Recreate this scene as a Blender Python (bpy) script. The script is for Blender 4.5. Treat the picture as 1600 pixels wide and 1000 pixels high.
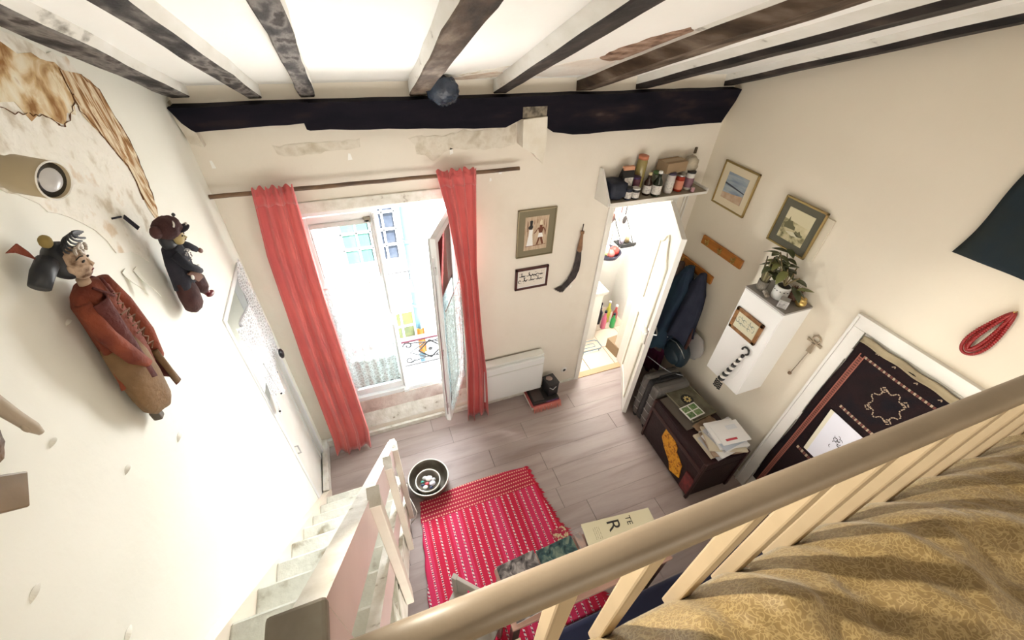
import bpy, bmesh, math, random
from math import sin, cos, pi, radians, sqrt, atan2
from mathutils import Vector as V, Matrix, noise
rnd = random.Random(7)
S = bpy.context.scene
for _o in list(bpy.data.objects): bpy.data.objects.remove(_o)

# ---------------------------------------------------------------- camera
cam = bpy.data.objects.new('camera', bpy.data.cameras.new('camera'))
S.collection.objects.link(cam); S.camera = cam
cam.data.sensor_fit = 'HORIZONTAL'; cam.data.sensor_width = 36.0
cam.data.lens = 638.0 / 1600 * 36.0
cam.data.clip_start = 0.03
right = V((0.93333052, -0.35625293, 0.04447456)); down = V((-0.19717361, -0.61216264, -0.76575418)); fwd = V((0.30002783, 0.70593255, -0.64159375))
m = Matrix((right, -down, -fwd)).transposed().to_4x4(); m.translation = V((0.713, -2.498, 3.3))
cam.matrix_world = m
cam.data.shift_x = -0.0018; cam.data.shift_y = -0.0005

# ---------------------------------------------------------------- light
S.view_settings.view_transform = 'Standard'; S.view_settings.look = 'None'
S.view_settings.exposure = 1.74; S.view_settings.gamma = 1.0
S.view_settings.use_curve_mapping = False
w = bpy.data.worlds.new('sky'); S.world = w; w.use_nodes = True
w.node_tree.nodes['Background'].inputs[0].default_value = (0.86, 0.94, 1.0, 1)
w.node_tree.nodes['Background'].inputs[1].default_value = 1.3
def area(name, loc, target, sx, sy, power, col=(1, 1, 1), spread=180):
    L = bpy.data.lights.new(name, 'AREA'); L.shape = 'RECTANGLE'; L.size = sx; L.size_y = sy; L.energy = power; L.color = col; L.spread = radians(spread)
    o = bpy.data.objects.new(name, L); S.collection.objects.link(o); o.location = loc
    o.rotation_euler = (V(target) - V(loc)).to_track_quat('-Z', 'Y').to_euler(); return o
sun = bpy.data.lights.new('sun', 'SUN'); sun.energy = 14.0; sun.angle = radians(1.0); sun.color = (1, 0.96, 0.9)
so = bpy.data.objects.new('sun', sun); S.collection.objects.link(so); so.rotation_euler = V((-0.25, 0.62, -0.95)).to_track_quat('-Z', 'Y').to_euler()
area('street_daylight', (0.8, 2.4, 2.5), (0.9, -1.2, 0.9), 3.4, 2.0, 260, (0.95, 0.98, 1.0))  # unseen area lamp standing in for sky light through the window
area('street_side_fill', (2.7, 2.3, 1.35), (0.0, -1.15, 2.35), 1.1, 0.9, 40, (1.0, 0.99, 0.95))  # added out of view to brighten the left wall through the window
area('street_side_fill_left', (-1.5, 1.35, 2.15), (3.2, -1.15, 1.50), 1.1, 0.9, 330, (1.0, 0.98, 0.94))  # added out of view, lifts the right wall and the wall cabinet
area('street_bounce_fill', (0.8, 1.9, -1.9), (0.6, -1.5, 2.6), 3.2, 1.8, 260, (1.0, 0.99, 0.96))  # unseen lamp below the sill, stands in for light off the street
area('kitchen_fill_light', (2.9, 0.55, 2.3), (2.95, 0.5, 0.0), 0.6, 0.5, 19, (1.0, 0.99, 0.95))  # added under the kitchen ceiling to brighten the room; no window there
area('loft_fill_light', (1.7, -4.1, 3.0), (1.7, -0.8, 1.6), 2.2, 0.9, 8, (1.0, 0.90, 0.74))  # added soft fill behind the camera, not a fixture of the loft

area('under_loft_fill', (1.75, -2.55, 1.25), (1.75, -0.6, 2.6), 2.8, 0.8, 11, (1.0, 0.95, 0.87))  # added fill hidden below the loft edge, brightens walls and ceiling

# ---------------------------------------------------------------- helpers
W, HZ = 3.37, 2.855            # room width, ceiling height at the window wall
SL = 0.345                     # the ceiling rises away from the window wall
def ceil_z(y): return HZ - SL * y

class MB:
    def __init__(s): s.v = []; s.f = []; s.mi = []; s.k = 0; s.M = Matrix.Identity(4)
    def add(s, vs, fs):
        n = len(s.v); s.v += [s.M @ V(p) for p in vs]; s.f += [[i + n for i in f] for f in fs]; s.mi += [s.k] * len(fs); return s
    def box(s, c, d, r=None, bev=0.0):
        x, y, z = [q / 2 for q in d]
        if bev <= 0:
            vs = [(a * x, b * y, e * z) for a in (-1, 1) for b in (-1, 1) for e in (-1, 1)]
            fs = [(0, 1, 3, 2), (4, 6, 7, 5), (0, 4, 5, 1), (2, 3, 7, 6), (0, 2, 6, 4), (1, 5, 7, 3)]
        else:
            bm = bmesh.new(); bmesh.ops.create_cube(bm, size=1.0)
            for q in bm.verts: q.co = V((q.co.x * 2 * x, q.co.y * 2 * y, q.co.z * 2 * z))
            bmesh.ops.bevel(bm, geom=list(bm.edges), offset=bev, segments=2, profile=0.5, affect='EDGES')
            vs = [q.co.copy() for q in bm.verts]; fs = [[q.index for q in f.verts] for f in bm.faces]; bm.free()
        R = (r if isinstance(r, Matrix) else Matrix.Rotation(r, 4, 'Z')) if r is not None else Matrix.Identity(4)
        return s.add([R @ V(p) + V(c) for p in vs], fs)
    def b2(s, a, b, bev=0.0):
        return s.box([(p + q) / 2 for p, q in zip(a, b)], [abs(q - p) for p, q in zip(a, b)], None, bev)
    def rings(s, rs, cap=True, closed=True):
        n = len(rs[0]); vs = [p for r in rs for p in r]; fs = []
        for i in range(len(rs) - 1):
            for j in range(n if closed else n - 1):
                k = (j + 1) % n; fs.append((i * n + j, i * n + k, (i + 1) * n + k, (i + 1) * n + j))
        if cap and closed: fs.append(list(range(n))[::-1]); fs.append([(len(rs) - 1) * n + j for j in range(n)])
        return s.add(vs, fs)
    def lathe(s, c, prof, n=20, ax='Z'):
        rs = []
        for r, z in prof:
            ring = []
            for j in range(n):
                a = 2 * pi * j / n; p = V((r * cos(a), r * sin(a), z))
                if ax == 'Y': p = V((p.x, -p.z, p.y))
                if ax == 'X': p = V((p.z, p.x, p.y))
                ring.append(p + V(c))
            rs.append(ring)
        return s.rings(rs)
    def tube(s, pts, r, n=8, flat=1.0):
        pts = [V(p) for p in pts]; rs = []; up = V((0, 0, 1))
        for i, p in enumerate(pts):
            t = (pts[min(i + 1, len(pts) - 1)] - pts[max(i - 1, 0)]).normalized()
            if abs(t.dot(up)) > 0.97: up = V((0, 1, 0)) if abs(t.y) < 0.9 else V((1, 0, 0))
            a = t.cross(up).normalized(); b = a.cross(t).normalized(); up = b
            rr = r[i] if isinstance(r, (list, tuple)) else r
            rs.append([p + a * (rr * cos(2 * pi * j / n)) + b * (rr * flat * sin(2 * pi * j / n)) for j in range(n)])
        return s.rings(rs)
    def bar(s, a, b, w, h, up=(0, 0, 1)):
        a, b = V(a), V(b); t = (b - a).normalized(); sd = t.cross(V(up)).normalized(); u = sd.cross(t)
        q = [sd * (w / 2) + u * (h / 2), -sd * (w / 2) + u * (h / 2), -sd * (w / 2) - u * (h / 2), sd * (w / 2) - u * (h / 2)]
        return s.rings([[a + p for p in q], [b + p for p in q]])
    def vbar(s, a, b, w, h):      # sloping board whose ends and faces stay upright: h measured vertically, top edge on a-b
        a, b = V(a), V(b); t = (b - a); sd = V((t.y, -t.x, 0)).normalized() * (w / 2); d = V((0, 0, -h))
        return s.rings([[p + sd, p - sd, p - sd + d, p + sd + d] for p in (a, b)])
    def prism(s, pts, axis, t0, t1):
        def P(p, t):
            return {'x': (t, p[0], p[1]), 'y': (p[0], t, p[1]), 'z': (p[0], p[1], t)}[axis]
        n = len(pts); vs = [P(p, t0) for p in pts] + [P(p, t1) for p in pts]
        fs = [list(range(n)), [n + i for i in range(n)][::-1]] + [(i, (i + 1) % n, n + (i + 1) % n, n + i) for i in range(n)]
        return s.add(vs, fs)
    def ball(s, c, r, n=12, m_=8, R=None, f=None):
        r = (r, r, r) if not isinstance(r, (tuple, list)) else r; rs = []
        for i in range(m_ + 1):
            t = pi * i / m_; t = min(max(t, 0.02), pi - 0.02); ring = []
            for j in range(n):
                a = 2 * pi * j / n; d = V((sin(t) * cos(a), sin(t) * sin(a), cos(t))); k = f(d) if f else 1.0
                p = V((d.x * r[0] * k, d.y * r[1] * k, d.z * r[2] * k)); p = (R @ p) if R else p; ring.append(p + V(c))
            rs.append(ring)
        return s.rings(rs)
    def grid(s, fn, nu, nv):
        vs = [fn(i / nu, j / nv) for j in range(nv + 1) for i in range(nu + 1)]
        fs = [(j * (nu + 1) + i, j * (nu + 1) + i + 1, (j + 1) * (nu + 1) + i + 1, (j + 1) * (nu + 1) + i) for j in range(nv) for i in range(nu)]
        return s.add(vs, fs)
    def build(s, name, mat, parent=None, smooth=False, kind=None, label=None, thick=0, sub=0, local=False, fix=True):
        org = V((0, 0, 0))
        if parent is not None and not local:
            q = parent
            while q: org += q.location; q = q.parent
        me = bpy.data.meshes.new(name); me.from_pydata([tuple(p - org) for p in s.v], [], s.f)
        mats = mat if isinstance(mat, (list, tuple)) else [mat]
        for q in mats: me.materials.append(q)
        for p, k in zip(me.polygons, s.mi): p.material_index = k; p.use_smooth = smooth
        if fix:
            bm = bmesh.new(); bm.from_mesh(me); bmesh.ops.recalc_face_normals(bm, faces=bm.faces); bm.to_mesh(me); bm.free()
        o = bpy.data.objects.new(name, me); S.collection.objects.link(o)
        if parent is not None: o.parent = parent
        if kind: o['kind'] = kind
        if label: o['label'] = label
        if thick: q = o.modifiers.new('s', 'SOLIDIFY'); q.thickness = thick; q.offset = 0
        if sub: q = o.modifiers.new('u', 'SUBSURF'); q.levels = sub; q.render_levels = sub
        return o
def thing(name, label, cat, loc=(0, 0, 0), rz=0.0, group=None, rot=None):
    o = bpy.data.objects.new(name, None); S.collection.objects.link(o); o.location = loc; o.empty_display_size = 0.05
    o.rotation_euler = rot if rot else (0, 0, rz); o['label'] = label; o['category'] = cat
    if group: o['group'] = group
    return o
def struct(name, loc=(0, 0, 0)):
    o = bpy.data.objects.new(name, None); S.collection.objects.link(o); o.location = loc; o['kind'] = 'structure'; return o
def tag(o, label, cat, group=None):
    o['label'] = label; o['category'] = cat
    if group: o['group'] = group
    return o
def copy_tree(o, parent=None):
    c = o.copy(); S.collection.objects.link(c); c.parent = parent
    for ch in o.children: copy_tree(ch, c)
    return c
RW, LW = -pi / 2, pi / 2      # rotations of things hung on the right and on the left wall (local x right, z up, -y into the room)

# ---------------------------------------------------------------- materials
def mat(name, col, rough=0.6, col2=None, scale=6.0, fac=(0.35, 0.65), bump=0.0, bs=60.0, metal=0.0, stretch=(1, 1, 1), trans=0.0, spec=0.5, detail=4.0, alpha=1.0, emit=0.0, sheen=0.0):
    m = bpy.data.materials.new(name); m.use_nodes = True; N = m.node_tree.nodes; L = m.node_tree.links; b = N['Principled BSDF']
    c = (*col, 1)
    b.inputs['Base Color'].default_value = c; b.inputs['Roughness'].default_value = rough; b.inputs['Metallic'].default_value = metal
    b.inputs['Specular IOR Level'].default_value = spec
    if trans: b.inputs['Transmission Weight'].default_value = trans
    if alpha < 1: b.inputs['Alpha'].default_value = alpha
    if sheen: b.inputs['Sheen Weight'].default_value = sheen
    if emit: b.inputs['Emission Color'].default_value = c; b.inputs['Emission Strength'].default_value = emit
    tc = N.new('ShaderNodeTexCoord'); mp = N.new('ShaderNodeMapping'); mp.inputs['Scale'].default_value = stretch
    L.new(tc.outputs['Object'], mp.inputs[0])
    if col2:
        nz = N.new('ShaderNodeTexNoise'); nz.inputs['Scale'].default_value = scale; nz.inputs['Detail'].default_value = detail
        L.new(mp.outputs[0], nz.inputs['Vector']); r = N.new('ShaderNodeValToRGB')
        r.color_ramp.elements[0].position = fac[0]; r.color_ramp.elements[0].color = c
        r.color_ramp.elements[1].position = fac[1]; r.color_ramp.elements[1].color = (*col2, 1)
        L.new(nz.outputs['Fac'], r.inputs[0]); L.new(r.outputs[0], b.inputs['Base Color'])
    if bump:
        nb = N.new('ShaderNodeTexNoise'); nb.inputs['Scale'].default_value = bs; nb.inputs['Detail'].default_value = 5
        L.new(mp.outputs[0], nb.inputs['Vector']); bp = N.new('ShaderNodeBump'); bp.inputs['Strength'].default_value = bump; bp.inputs['Distance'].default_value = 0.01
        L.new(nb.outputs['Fac'], bp.inputs['Height']); L.new(bp.outputs[0], b.inputs['Normal'])
    return m
def ramp_mat(name, stops, scale, rough=0.8, bump=0.3, bs=30.0, stretch=(1, 1, 1), detail=8.0, dist=0.0, spec=0.3):
    m = mat(name, stops[0][1], rough, stops[-1][1], scale, (0.3, 0.7), bump, bs, stretch=stretch, detail=detail, spec=spec)
    N = m.node_tree.nodes; r = [n for n in N if n.type == 'VALTORGB'][0]
    nz = [n for n in N if n.type == 'TEX_NOISE'][0]; nz.inputs['Distortion'].default_value = dist
    e = r.color_ramp.elements
    e[0].position = stops[0][0]; e[0].color = (*stops[0][1], 1); e[1].position = stops[-1][0]; e[1].color = (*stops[-1][1], 1)
    for p, c in stops[1:-1]: q = e.new(p); q.color = (*c, 1)
    return m
class G:                       # little maths builder for woven patterns
    def __init__(s, m): s.m = m; s.N = m.node_tree.nodes; s.L = m.node_tree.links
    def op(s, o, a, b=None, c=None):
        n = s.N.new('ShaderNodeMath'); n.operation = o
        for i, q in enumerate((a, b, c)):
            if q is None: continue
            if isinstance(q, (int, float)): n.inputs[i].default_value = q
            else: s.L.new(q, n.inputs[i])
        return n.outputs[0]
    def xyz(s):
        t = s.N.new('ShaderNodeTexCoord'); x = s.N.new('ShaderNodeSeparateXYZ'); s.L.new(t.outputs['Object'], x.inputs[0]); return x.outputs
    def mix(s, f, a, b):
        n = s.N.new('ShaderNodeMix'); n.data_type = 'RGBA'
        if isinstance(f, float): n.inputs[0].default_value = f
        else: s.L.new(f, n.inputs[0])
        for i, q in ((6, a), (7, b)):
            if isinstance(q, tuple): n.inputs[i].default_value = (*q, 1)
            else: s.L.new(q, n.inputs[i])
        return n.outputs[2]
    def out(s, c): s.L.new(c, s.N['Principled BSDF'].inputs['Base Color'])

C_ = {}
plaster_w = ramp_mat('plaster_window_wall', [(0.2, (0.68, 0.61, 0.51)), (0.45, (0.76, 0.70, 0.61)), (0.8, (0.79, 0.735, 0.65))], 2.2, 0.75, 0.25, 18)
plaster_r = ramp_mat('plaster_right_wall', [(0.2, (0.74, 0.67, 0.55)), (0.8, (0.79, 0.725, 0.61))], 1.6, 0.6, 0.12, 30)
plaster_l = ramp_mat('plaster_left_wall', [(0.2, (0.82, 0.81, 0.73)), (0.8, (0.87, 0.86, 0.79))], 3.0, 0.65, 0.35, 9)
ceil_m = ramp_mat('ceiling_paint', [(0.15, (0.88, 0.87, 0.83)), (0.7, (0.92, 0.91, 0.88))], 2.5, 0.8, 0.15, 20)
stain_m = ramp_mat('stained_plaster', [(0.30, (0.30, 0.15, 0.05)), (0.42, (0.60, 0.42, 0.22)), (0.50, (0.76, 0.66, 0.47)), (0.58, (0.82, 0.76, 0.62)), (0.66, (0.50, 0.33, 0.16))], 7, 0.9, 1.0, 14, detail=12, dist=2.0)
stain_d = ramp_mat('brown_water_stain', [(0.34, (0.13, 0.05, 0.015)), (0.43, (0.40, 0.22, 0.09)), (0.52, (0.78, 0.68, 0.50)), (0.60, (0.40, 0.22, 0.09)), (0.70, (0.17, 0.07, 0.02))], 16, 0.9, 1.0, 20, stretch=(1, 1.6, 0.35), detail=12, dist=0.9)
stain_p = ramp_mat('pale_flaking_plaster', [(0.32, (0.60, 0.53, 0.42)), (0.44, (0.84, 0.81, 0.73)), (0.6, (0.86, 0.83, 0.76)), (0.70, (0.70, 0.58, 0.44))], 13, 0.9, 0.9, 30, detail=8)
beam_m = ramp_mat('dark_beam_paint', [(0.35, (0.003, 0.003, 0.008)), (0.55, (0.008, 0.006, 0.012)), (0.66, (0.022, 0.014, 0.016)), (0.74, (0.07, 0.05, 0.045))], 11, 0.75, 0.5, 25, stretch=(0.3, 1, 1), spec=0.15)
joist_m = ramp_mat('weathered_joist', [(0.34, (0.016, 0.013, 0.013)), (0.46, (0.055, 0.048, 0.044)), (0.58, (0.20, 0.18, 0.165)), (0.66, (0.04, 0.03, 0.025))], 20, 0.8, 0.9, 30, stretch=(1, 0.18, 1), detail=9)
joist_b = ramp_mat('brown_joist', [(0.32, (0.03, 0.02, 0.014)), (0.5, (0.09, 0.06, 0.04)), (0.66, (0.22, 0.17, 0.13)), (0.8, (0.06, 0.04, 0.03))], 14, 0.8, 0.9, 30, stretch=(1, 0.18, 1), detail=9)
joist_d = ramp_mat('black_joist', [(0.35, (0.014, 0.012, 0.012)), (0.6, (0.045, 0.035, 0.032)), (0.8, (0.12, 0.09, 0.07))], 14, 0.7, 0.7, 30, stretch=(1, 0.2, 1), detail=9)
white_side = ramp_mat('white_joist_side', [(0.24, (0.16, 0.14, 0.11)), (0.36, (0.78, 0.76, 0.71)), (0.7, (0.86, 0.85, 0.82))], 20, 0.8, 0.4, 30, stretch=(1, 0.25, 1), detail=9)
plank_ms = [ramp_mat('floor_board_%s' % n, [(0.25, a), (0.5, b), (0.8, c)], 7, 0.46, 0.12, 40, stretch=(0.22, 1.6, 1), detail=8, dist=0.6) for n, a, b, c in (
    ('a', (0.27, 0.21, 0.195), (0.37, 0.30, 0.28), (0.43, 0.36, 0.34)), ('b', (0.29, 0.23, 0.21), (0.39, 0.32, 0.30), (0.44, 0.37, 0.35)), ('c', (0.26, 0.20, 0.185), (0.35, 0.285, 0.265), (0.41, 0.34, 0.32)))]
gap_m = mat('floor_gap', (0.07, 0.05, 0.045), 0.9)
paint = mat('white_paint', (0.80, 0.78, 0.74), 0.4, (0.74, 0.72, 0.67), 5, bump=0.05)
upvc = mat('window_paint', (0.78, 0.79, 0.80), 0.35)
gray_paint = mat('grey_casement_edge', (0.50, 0.50, 0.49), 0.4, (0.58, 0.58, 0.57), 8)
worn = ramp_mat('worn_white_paint', [(0.28, (0.22, 0.17, 0.12)), (0.36, (0.62, 0.59, 0.52)), (0.7, (0.78, 0.76, 0.71))], 16, 0.6, 0.5, 30, detail=10)
stairp = ramp_mat('worn_stair_paint', [(0.30, (0.30, 0.26, 0.19)), (0.40, (0.60, 0.60, 0.53)), (0.7, (0.73, 0.73, 0.66))], 9, 0.6, 0.4, 30, detail=10)
pink = mat('pinkish_white_paint', (0.66, 0.52, 0.50), 0.45, (0.60, 0.46, 0.44), 4)
pinkl = mat('cream_skirting_paint', (0.76, 0.67, 0.56), 0.5)
railp = mat('greige_rail_paint', (0.25, 0.195, 0.14), 0.45, (0.22, 0.17, 0.12), 6, bump=0.05)
balp = mat('cream_baluster_paint', (0.46, 0.36, 0.24), 0.45, (0.41, 0.32, 0.21), 6)
newelp = mat('grey_newel_top', (0.22, 0.19, 0.15), 0.5, (0.30, 0.27, 0.22), 14)
glass = mat('window_glass', (1, 1, 1), 0.0, trans=1.0, spec=0.5); _N = glass.node_tree.nodes; _L = glass.node_tree.links
_t = _N.new('ShaderNodeBsdfTransparent'); _t.inputs[0].default_value = (0.96, 0.985, 0.98, 1); _g = _N.new('ShaderNodeBsdfGlossy'); _g.inputs['Roughness'].default_value = 0.02; _f = _N.new('ShaderNodeFresnel'); _f.inputs[0].default_value = 1.45; _x = _N.new('ShaderNodeMixShader')
_L.new(_f.outputs[0], _x.inputs[0]); _L.new(_t.outputs[0], _x.inputs[1]); _L.new(_g.outputs[0], _x.inputs[2]); _L.new(_x.outputs[0], _N['Material Output'].inputs[0])
curt = mat('coral_curtain', (0.66, 0.13, 0.115), 0.75, (0.56, 0.10, 0.10), 3, bump=0.12, bs=180, sheen=0.3)
black = mat('black', (0.012, 0.012, 0.014), 0.45); dkblue = mat('navy', (0.004, 0.007, 0.020), 0.6, (0.009, 0.013, 0.032), 12, bump=0.3, bs=30)
brass = mat('brass', (0.52, 0.36, 0.12), 0.35, metal=0.8); steel = mat('steel', (0.55, 0.55, 0.55), 0.3, metal=1.0)
wood_d = ramp_mat('dark_wood', [(0.3, (0.05, 0.022, 0.015)), (0.7, (0.12, 0.05, 0.03))], 8, 0.4, 0.1, 30, stretch=(1, 1, 6))
wood_o = ramp_mat('orange_wood', [(0.3, (0.36, 0.13, 0.025)), (0.7, (0.50, 0.20, 0.045))], 12, 0.35, 0.1, 30, stretch=(0.4, 1, 4))
paper = mat('white_paper', (0.80, 0.79, 0.77), 0.8); cream = mat('cream_paper', (0.70, 0.62, 0.45), 0.8)
ink = mat('ink', (0.015, 0.013, 0.012), 0.7)

# ---------------------------------------------------------------- setting: floor
floor = MB().b2((-0.3, -4.6, -0.12), (W + 0.3, 0.06, -0.012)).build('floor', gap_m, kind='structure')
JO = {0: 2.2, 1: 1.1, 2: 1.76, 3: 2.63, 4: 1.81, 5: 0.6, 6: 1.80, 7: 2.0, 8: 1.3, 9: 2.5, 10: 1.0, 11: 1.9, 12: 0.7}
for k in range(13):
    y1 = 0.013 - 0.178 * k; y0 = y1 - 0.178; xs = [0.0]; x = JO[k]
    while x > 1.3: x -= 1.25
    if x < 0.2: x += 1.25
    while x < W - 0.15: xs.append(x); x += 1.25
    xs.append(W)
    for a, b in zip(xs, xs[1:]):
        MB().b2((a + 0.0014, y0 + 0.0005, -0.012), (b - 0.0014, y1 - 0.0005, 0.0), 0.0005).build('floor_board', plank_ms[rnd.randrange(3)], floor)

# ---------------------------------------------------------------- walls and ceiling
b = MB()
for a, c in (((-0.3, 0, -0.1), (0.30, 0.22, 3.1)), ((0.30, 0, 2.20), (1.34, 0.22, 3.1)), ((0.30, 0.0, -0.1), (1.34, 0.22, 0.10)), ((1.34, 0, -0.1), (2.56, 0.22, 3.1)),
             ((2.56, 0, 1.975), (3.14, 0.22, 3.1)), ((3.14, 0, -0.1), (W + 0.2, 0.22, 3.1))): b.b2(a, c)
ww = b.build('wall_window', plaster_w, kind='structure')
b = MB()
for a, c in (((-0.25, -0.10, -0.1), (0, 0.0, 4.6)), ((-0.25, -0.62, 1.97), (0, -0.10, 4.6)), ((-0.25, -4.6, -0.1), (0, -0.62, 4.6))): b.b2(a, c)
wl = b.build('wall_left', plaster_l, kind='structure')
wr = MB().b2((W, -4.6, -0.1), (W + 0.2, 0.0, 4.6)).build('wall_right', plaster_r, kind='structure')
MB().b2((-0.25, -4.8, -0.1), (W + 0.2, -4.6, 4.7)).build('wall_back', plaster_r, kind='structure')
ceil = MB().prism([(0.22, ceil_z(0.22)), (-4.8, ceil_z(-4.8)), (-4.8, ceil_z(-4.8) + 0.1), (0.22, ceil_z(0.22) + 0.1)], 'x', -0.25, W + 0.2).build('ceiling', ceil_m, kind='structure')

# peeled and stained plaster: an irregular thin layer on the left wall
def blob_patch(name, pts, mat_, parent, wall, off, th, jit=0.012, seed=1, label=None):
    r = random.Random(seed); P = []
    for i, p in enumerate(pts):
        q = pts[(i + 1) % len(pts)]; n = max(1, int((V(q) - V(p)).length / 0.035))
        for k in range(n):
            t = k / n; P.append((p[0] + (q[0] - p[0]) * t + r.uniform(-jit, jit), p[1] + (q[1] - p[1]) * t + r.uniform(-jit, jit)))
    s = {'L': ('x', off, off + th), 'R': ('x', W - off - th, W - off), 'B': ('y', -off - th, -off)}[wall]
    return MB().prism(P, *s).build(name, mat_, parent, label=label)
blob_patch('peeled_plaster', [(-1.6, 3.36), (-1.05, 3.17), (-0.72, 3.055), (-0.66, 2.90), (-0.66, 2.74), (-0.69, 2.60), (-0.75, 2.54), (-0.86, 2.545), (-0.94, 2.50), (-0.99, 2.57), (-1.07, 2.60), (-1.09, 2.70), (-1.16, 2.76), (-1.3, 2.90), (-1.6, 3.06)], stain_p, wl, 'L', 0.0005, 0.002, seed=2)
blob_patch('brown_water_stain', [(-1.6, 3.30), (-1.05, 3.15), (-0.80, 3.06), (-0.78, 2.99), (-0.86, 2.95), (-0.95, 2.93), (-0.99, 2.97), (-1.06, 2.99), (-1.2, 3.06), (-1.6, 3.22)], stain_m, wl, 'L', 0.0027, 0.001, 0.016, seed=3)
blob_patch('brown_water_stain', [(-0.80, 3.05), (-0.70, 3.02), (-0.635, 2.96), (-0.61, 2.80), (-0.64, 2.68), (-0.68, 2.58), (-0.73, 2.54), (-0.75, 2.60), (-0.72, 2.72), (-0.76, 2.84), (-0.82, 2.93)], stain_d, wl, 'L', 0.0038, 0.001, 0.006, seed=4)
for y, z, s in ((-1.10, 2.56, 0.10), (-1.04, 2.53, 0.12)):
    MB().grid(lambda u, v: (0.003 + 0.02 * v * v, y + 0.02 * (u - .5) * (1.3 - v), z - s * v * (0.7 + 0.3 * u)), 4, 6).build('paint_flake', plaster_l, wl, thick=0.0015)
for y, z, s in ((-1.61, 2.25, 0.016), (-1.95, 2.37, 0.018), (-1.945, 2.06, 0.02), (-1.69, 2.49, 0.014), (-1.375, 2.07, 0.022), (-1.42, 2.61, 0.012)):
    MB().grid(lambda u, v: (0.0008 + 0.007 * v * sin(pi * u), y + s * cos(pi * (0.2 + 0.6 * u)) * (1 + .3 * v), z + s * (0.7 - 0.5 * v) * sin(pi * (0.2 + 0.6 * u))), 8, 2).build('paint_flake', plaster_l, wl, thick=0.0008)
for P_ in ([(-0.70, 3.015), (-0.635, 2.96), (-0.61, 2.80), (-0.64, 2.68), (-0.68, 2.585)], [(-0.80, 3.05), (-0.82, 2.94), (-0.77, 2.85), (-0.72, 2.73), (-0.75, 2.62)], [(-1.06, 2.99), (-0.99, 2.965), (-0.95, 2.93), (-0.86, 2.95), (-0.79, 2.99)], [(-1.3, 3.08), (-1.2, 3.055), (-1.12, 3.01), (-1.06, 2.99)]):
    q_ = [(0.0045, a[0] + (c[0] - a[0]) * t / 6 + rnd.uniform(-.005, .005), a[1] + (c[1] - a[1]) * t / 6 + rnd.uniform(-.005, .005)) for a, c in zip(P_, P_[1:]) for t in range(6)]; MB().tube(q_, [rnd.uniform(.0008, .0032) for _ in q_], 5, 0.3).build('dark_tide_line', mat('tide_line', (0.14, 0.06, 0.02), 0.9), wl)
# plaster patches round the beam and over the window
patch_m = ramp_mat('patched_plaster', [(0.3, (0.52, 0.45, 0.34)), (0.5, (0.72, 0.67, 0.58)), (0.7, (0.62, 0.55, 0.45))], 12, 0.9, 0.7, 30)
blob_patch('patched_plaster', [(1.05, 2.56), (1.5, 2.60), (1.72, 2.60), (1.70, 2.50), (1.55, 2.47), (1.35, 2.50), (1.2, 2.44), (1.1, 2.47)], patch_m, ww, 'B', 0.0, 0.002, 0.015, 5)
blob_patch('patched_plaster', [(0.35, 2.57), (0.8, 2.58), (0.78, 2.54), (0.5, 2.51), (0.36, 2.53)], patch_m, ww, 'B', 0.0, 0.002, 0.01, 6)
for x, z, s in ((1.62, 2.33, 0.02), (1.55, 2.28, 0.012), (0.72, 2.49, 0.018), (2.29, 1.27, 0.012), (1.3, 2.48, 0.02), (0.06, 2.50, 0.02)):
    blob_patch('paint_chip', [(x - s * .5, z - s), (x + s * .5, z - s * .8), (x + s * .4, z + s), (x - s * .3, z + s)], ceil_m, ww, 'B', 0.0, 0.002, 0.004, int(x * 100))
MB().prism([(1.72, 2.66), (1.725, 2.50), (1.80, 2.46), (1.87, 2.39), (1.885, 2.52), (1.875, 2.67)], 'y', -0.10, 0).build('plaster_lump', ramp_mat('plaster_lump', [(0.3, (0.70, 0.64, 0.53)), (0.7, (0.80, 0.76, 0.68))], 10, 0.9, 0.6, 25), ww)
MB().b2((1.72, -0.086, 2.665), (1.875, -0.05, 2.725)).build('mortar_patch', ramp_mat('grey_mortar', [(0.3, (0.08, 0.07, 0.055)), (0.6, (0.30, 0.26, 0.20))], 30, 0.9, 0.6, 50), ww)

# big beam over the window wall
b = MB(); pts = [(0.0, 2.785), (0.03, 2.72), (0.055, 2.69)]
r = random.Random(3)
def jl(a, c, n): return [(a[0] + (c[0] - a[0]) * i / n, a[1] + (c[1] - a[1]) * i / n + r.uniform(-.003, .003)) for i in range(n)]
pts += jl((0.07, 2.68), (0.54, 2.695), 6) + [(0.54, 2.695), (0.545, 2.665)] + jl((0.56, 2.662), (1.71, 2.612), 12) + [(1.715, 2.66), (1.88, 2.66), (1.89, 2.60)] + jl((1.93, 2.575), (2.07, 2.552), 2) + jl((2.07, 2.552), (3.27, 2.565), 10) + [(3.27, 2.565), (3.30, 2.63), (3.335, 2.70), (3.355, 2.772)]
pts += jl((3.355, 2.775), (0.0, 2.785), 26)
bm_ = b.prism(pts, 'y', -0.085, 0.0).build('ceiling_beam', beam_m, kind='structure')
MB().prism([(3.355, 2.772), (3.335, 2.70), (3.30, 2.63), (3.27, 2.565), (3.30, 2.55), (3.345, 2.66), (3.369, 2.77)], 'y', -0.06, 0.0).build('crumbling_plaster_edge', patch_m, bm_)
MB().prism([(0.001, 2.80), (0.03, 2.71), (0.06, 2.68), (0.07, 2.60), (0.02, 2.62), (0.001, 2.72)], 'y', -0.05, 0.0).build('crumbling_plaster_edge', patch_m, bm_)
for x, z in ((0.53, 2.795), (1.16, 2.79)): MB().box((x, -0.06, z - 0.012), (0.10, 0.05, 0.012), 0.05).build('wedge', beam_m, bm_)

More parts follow.
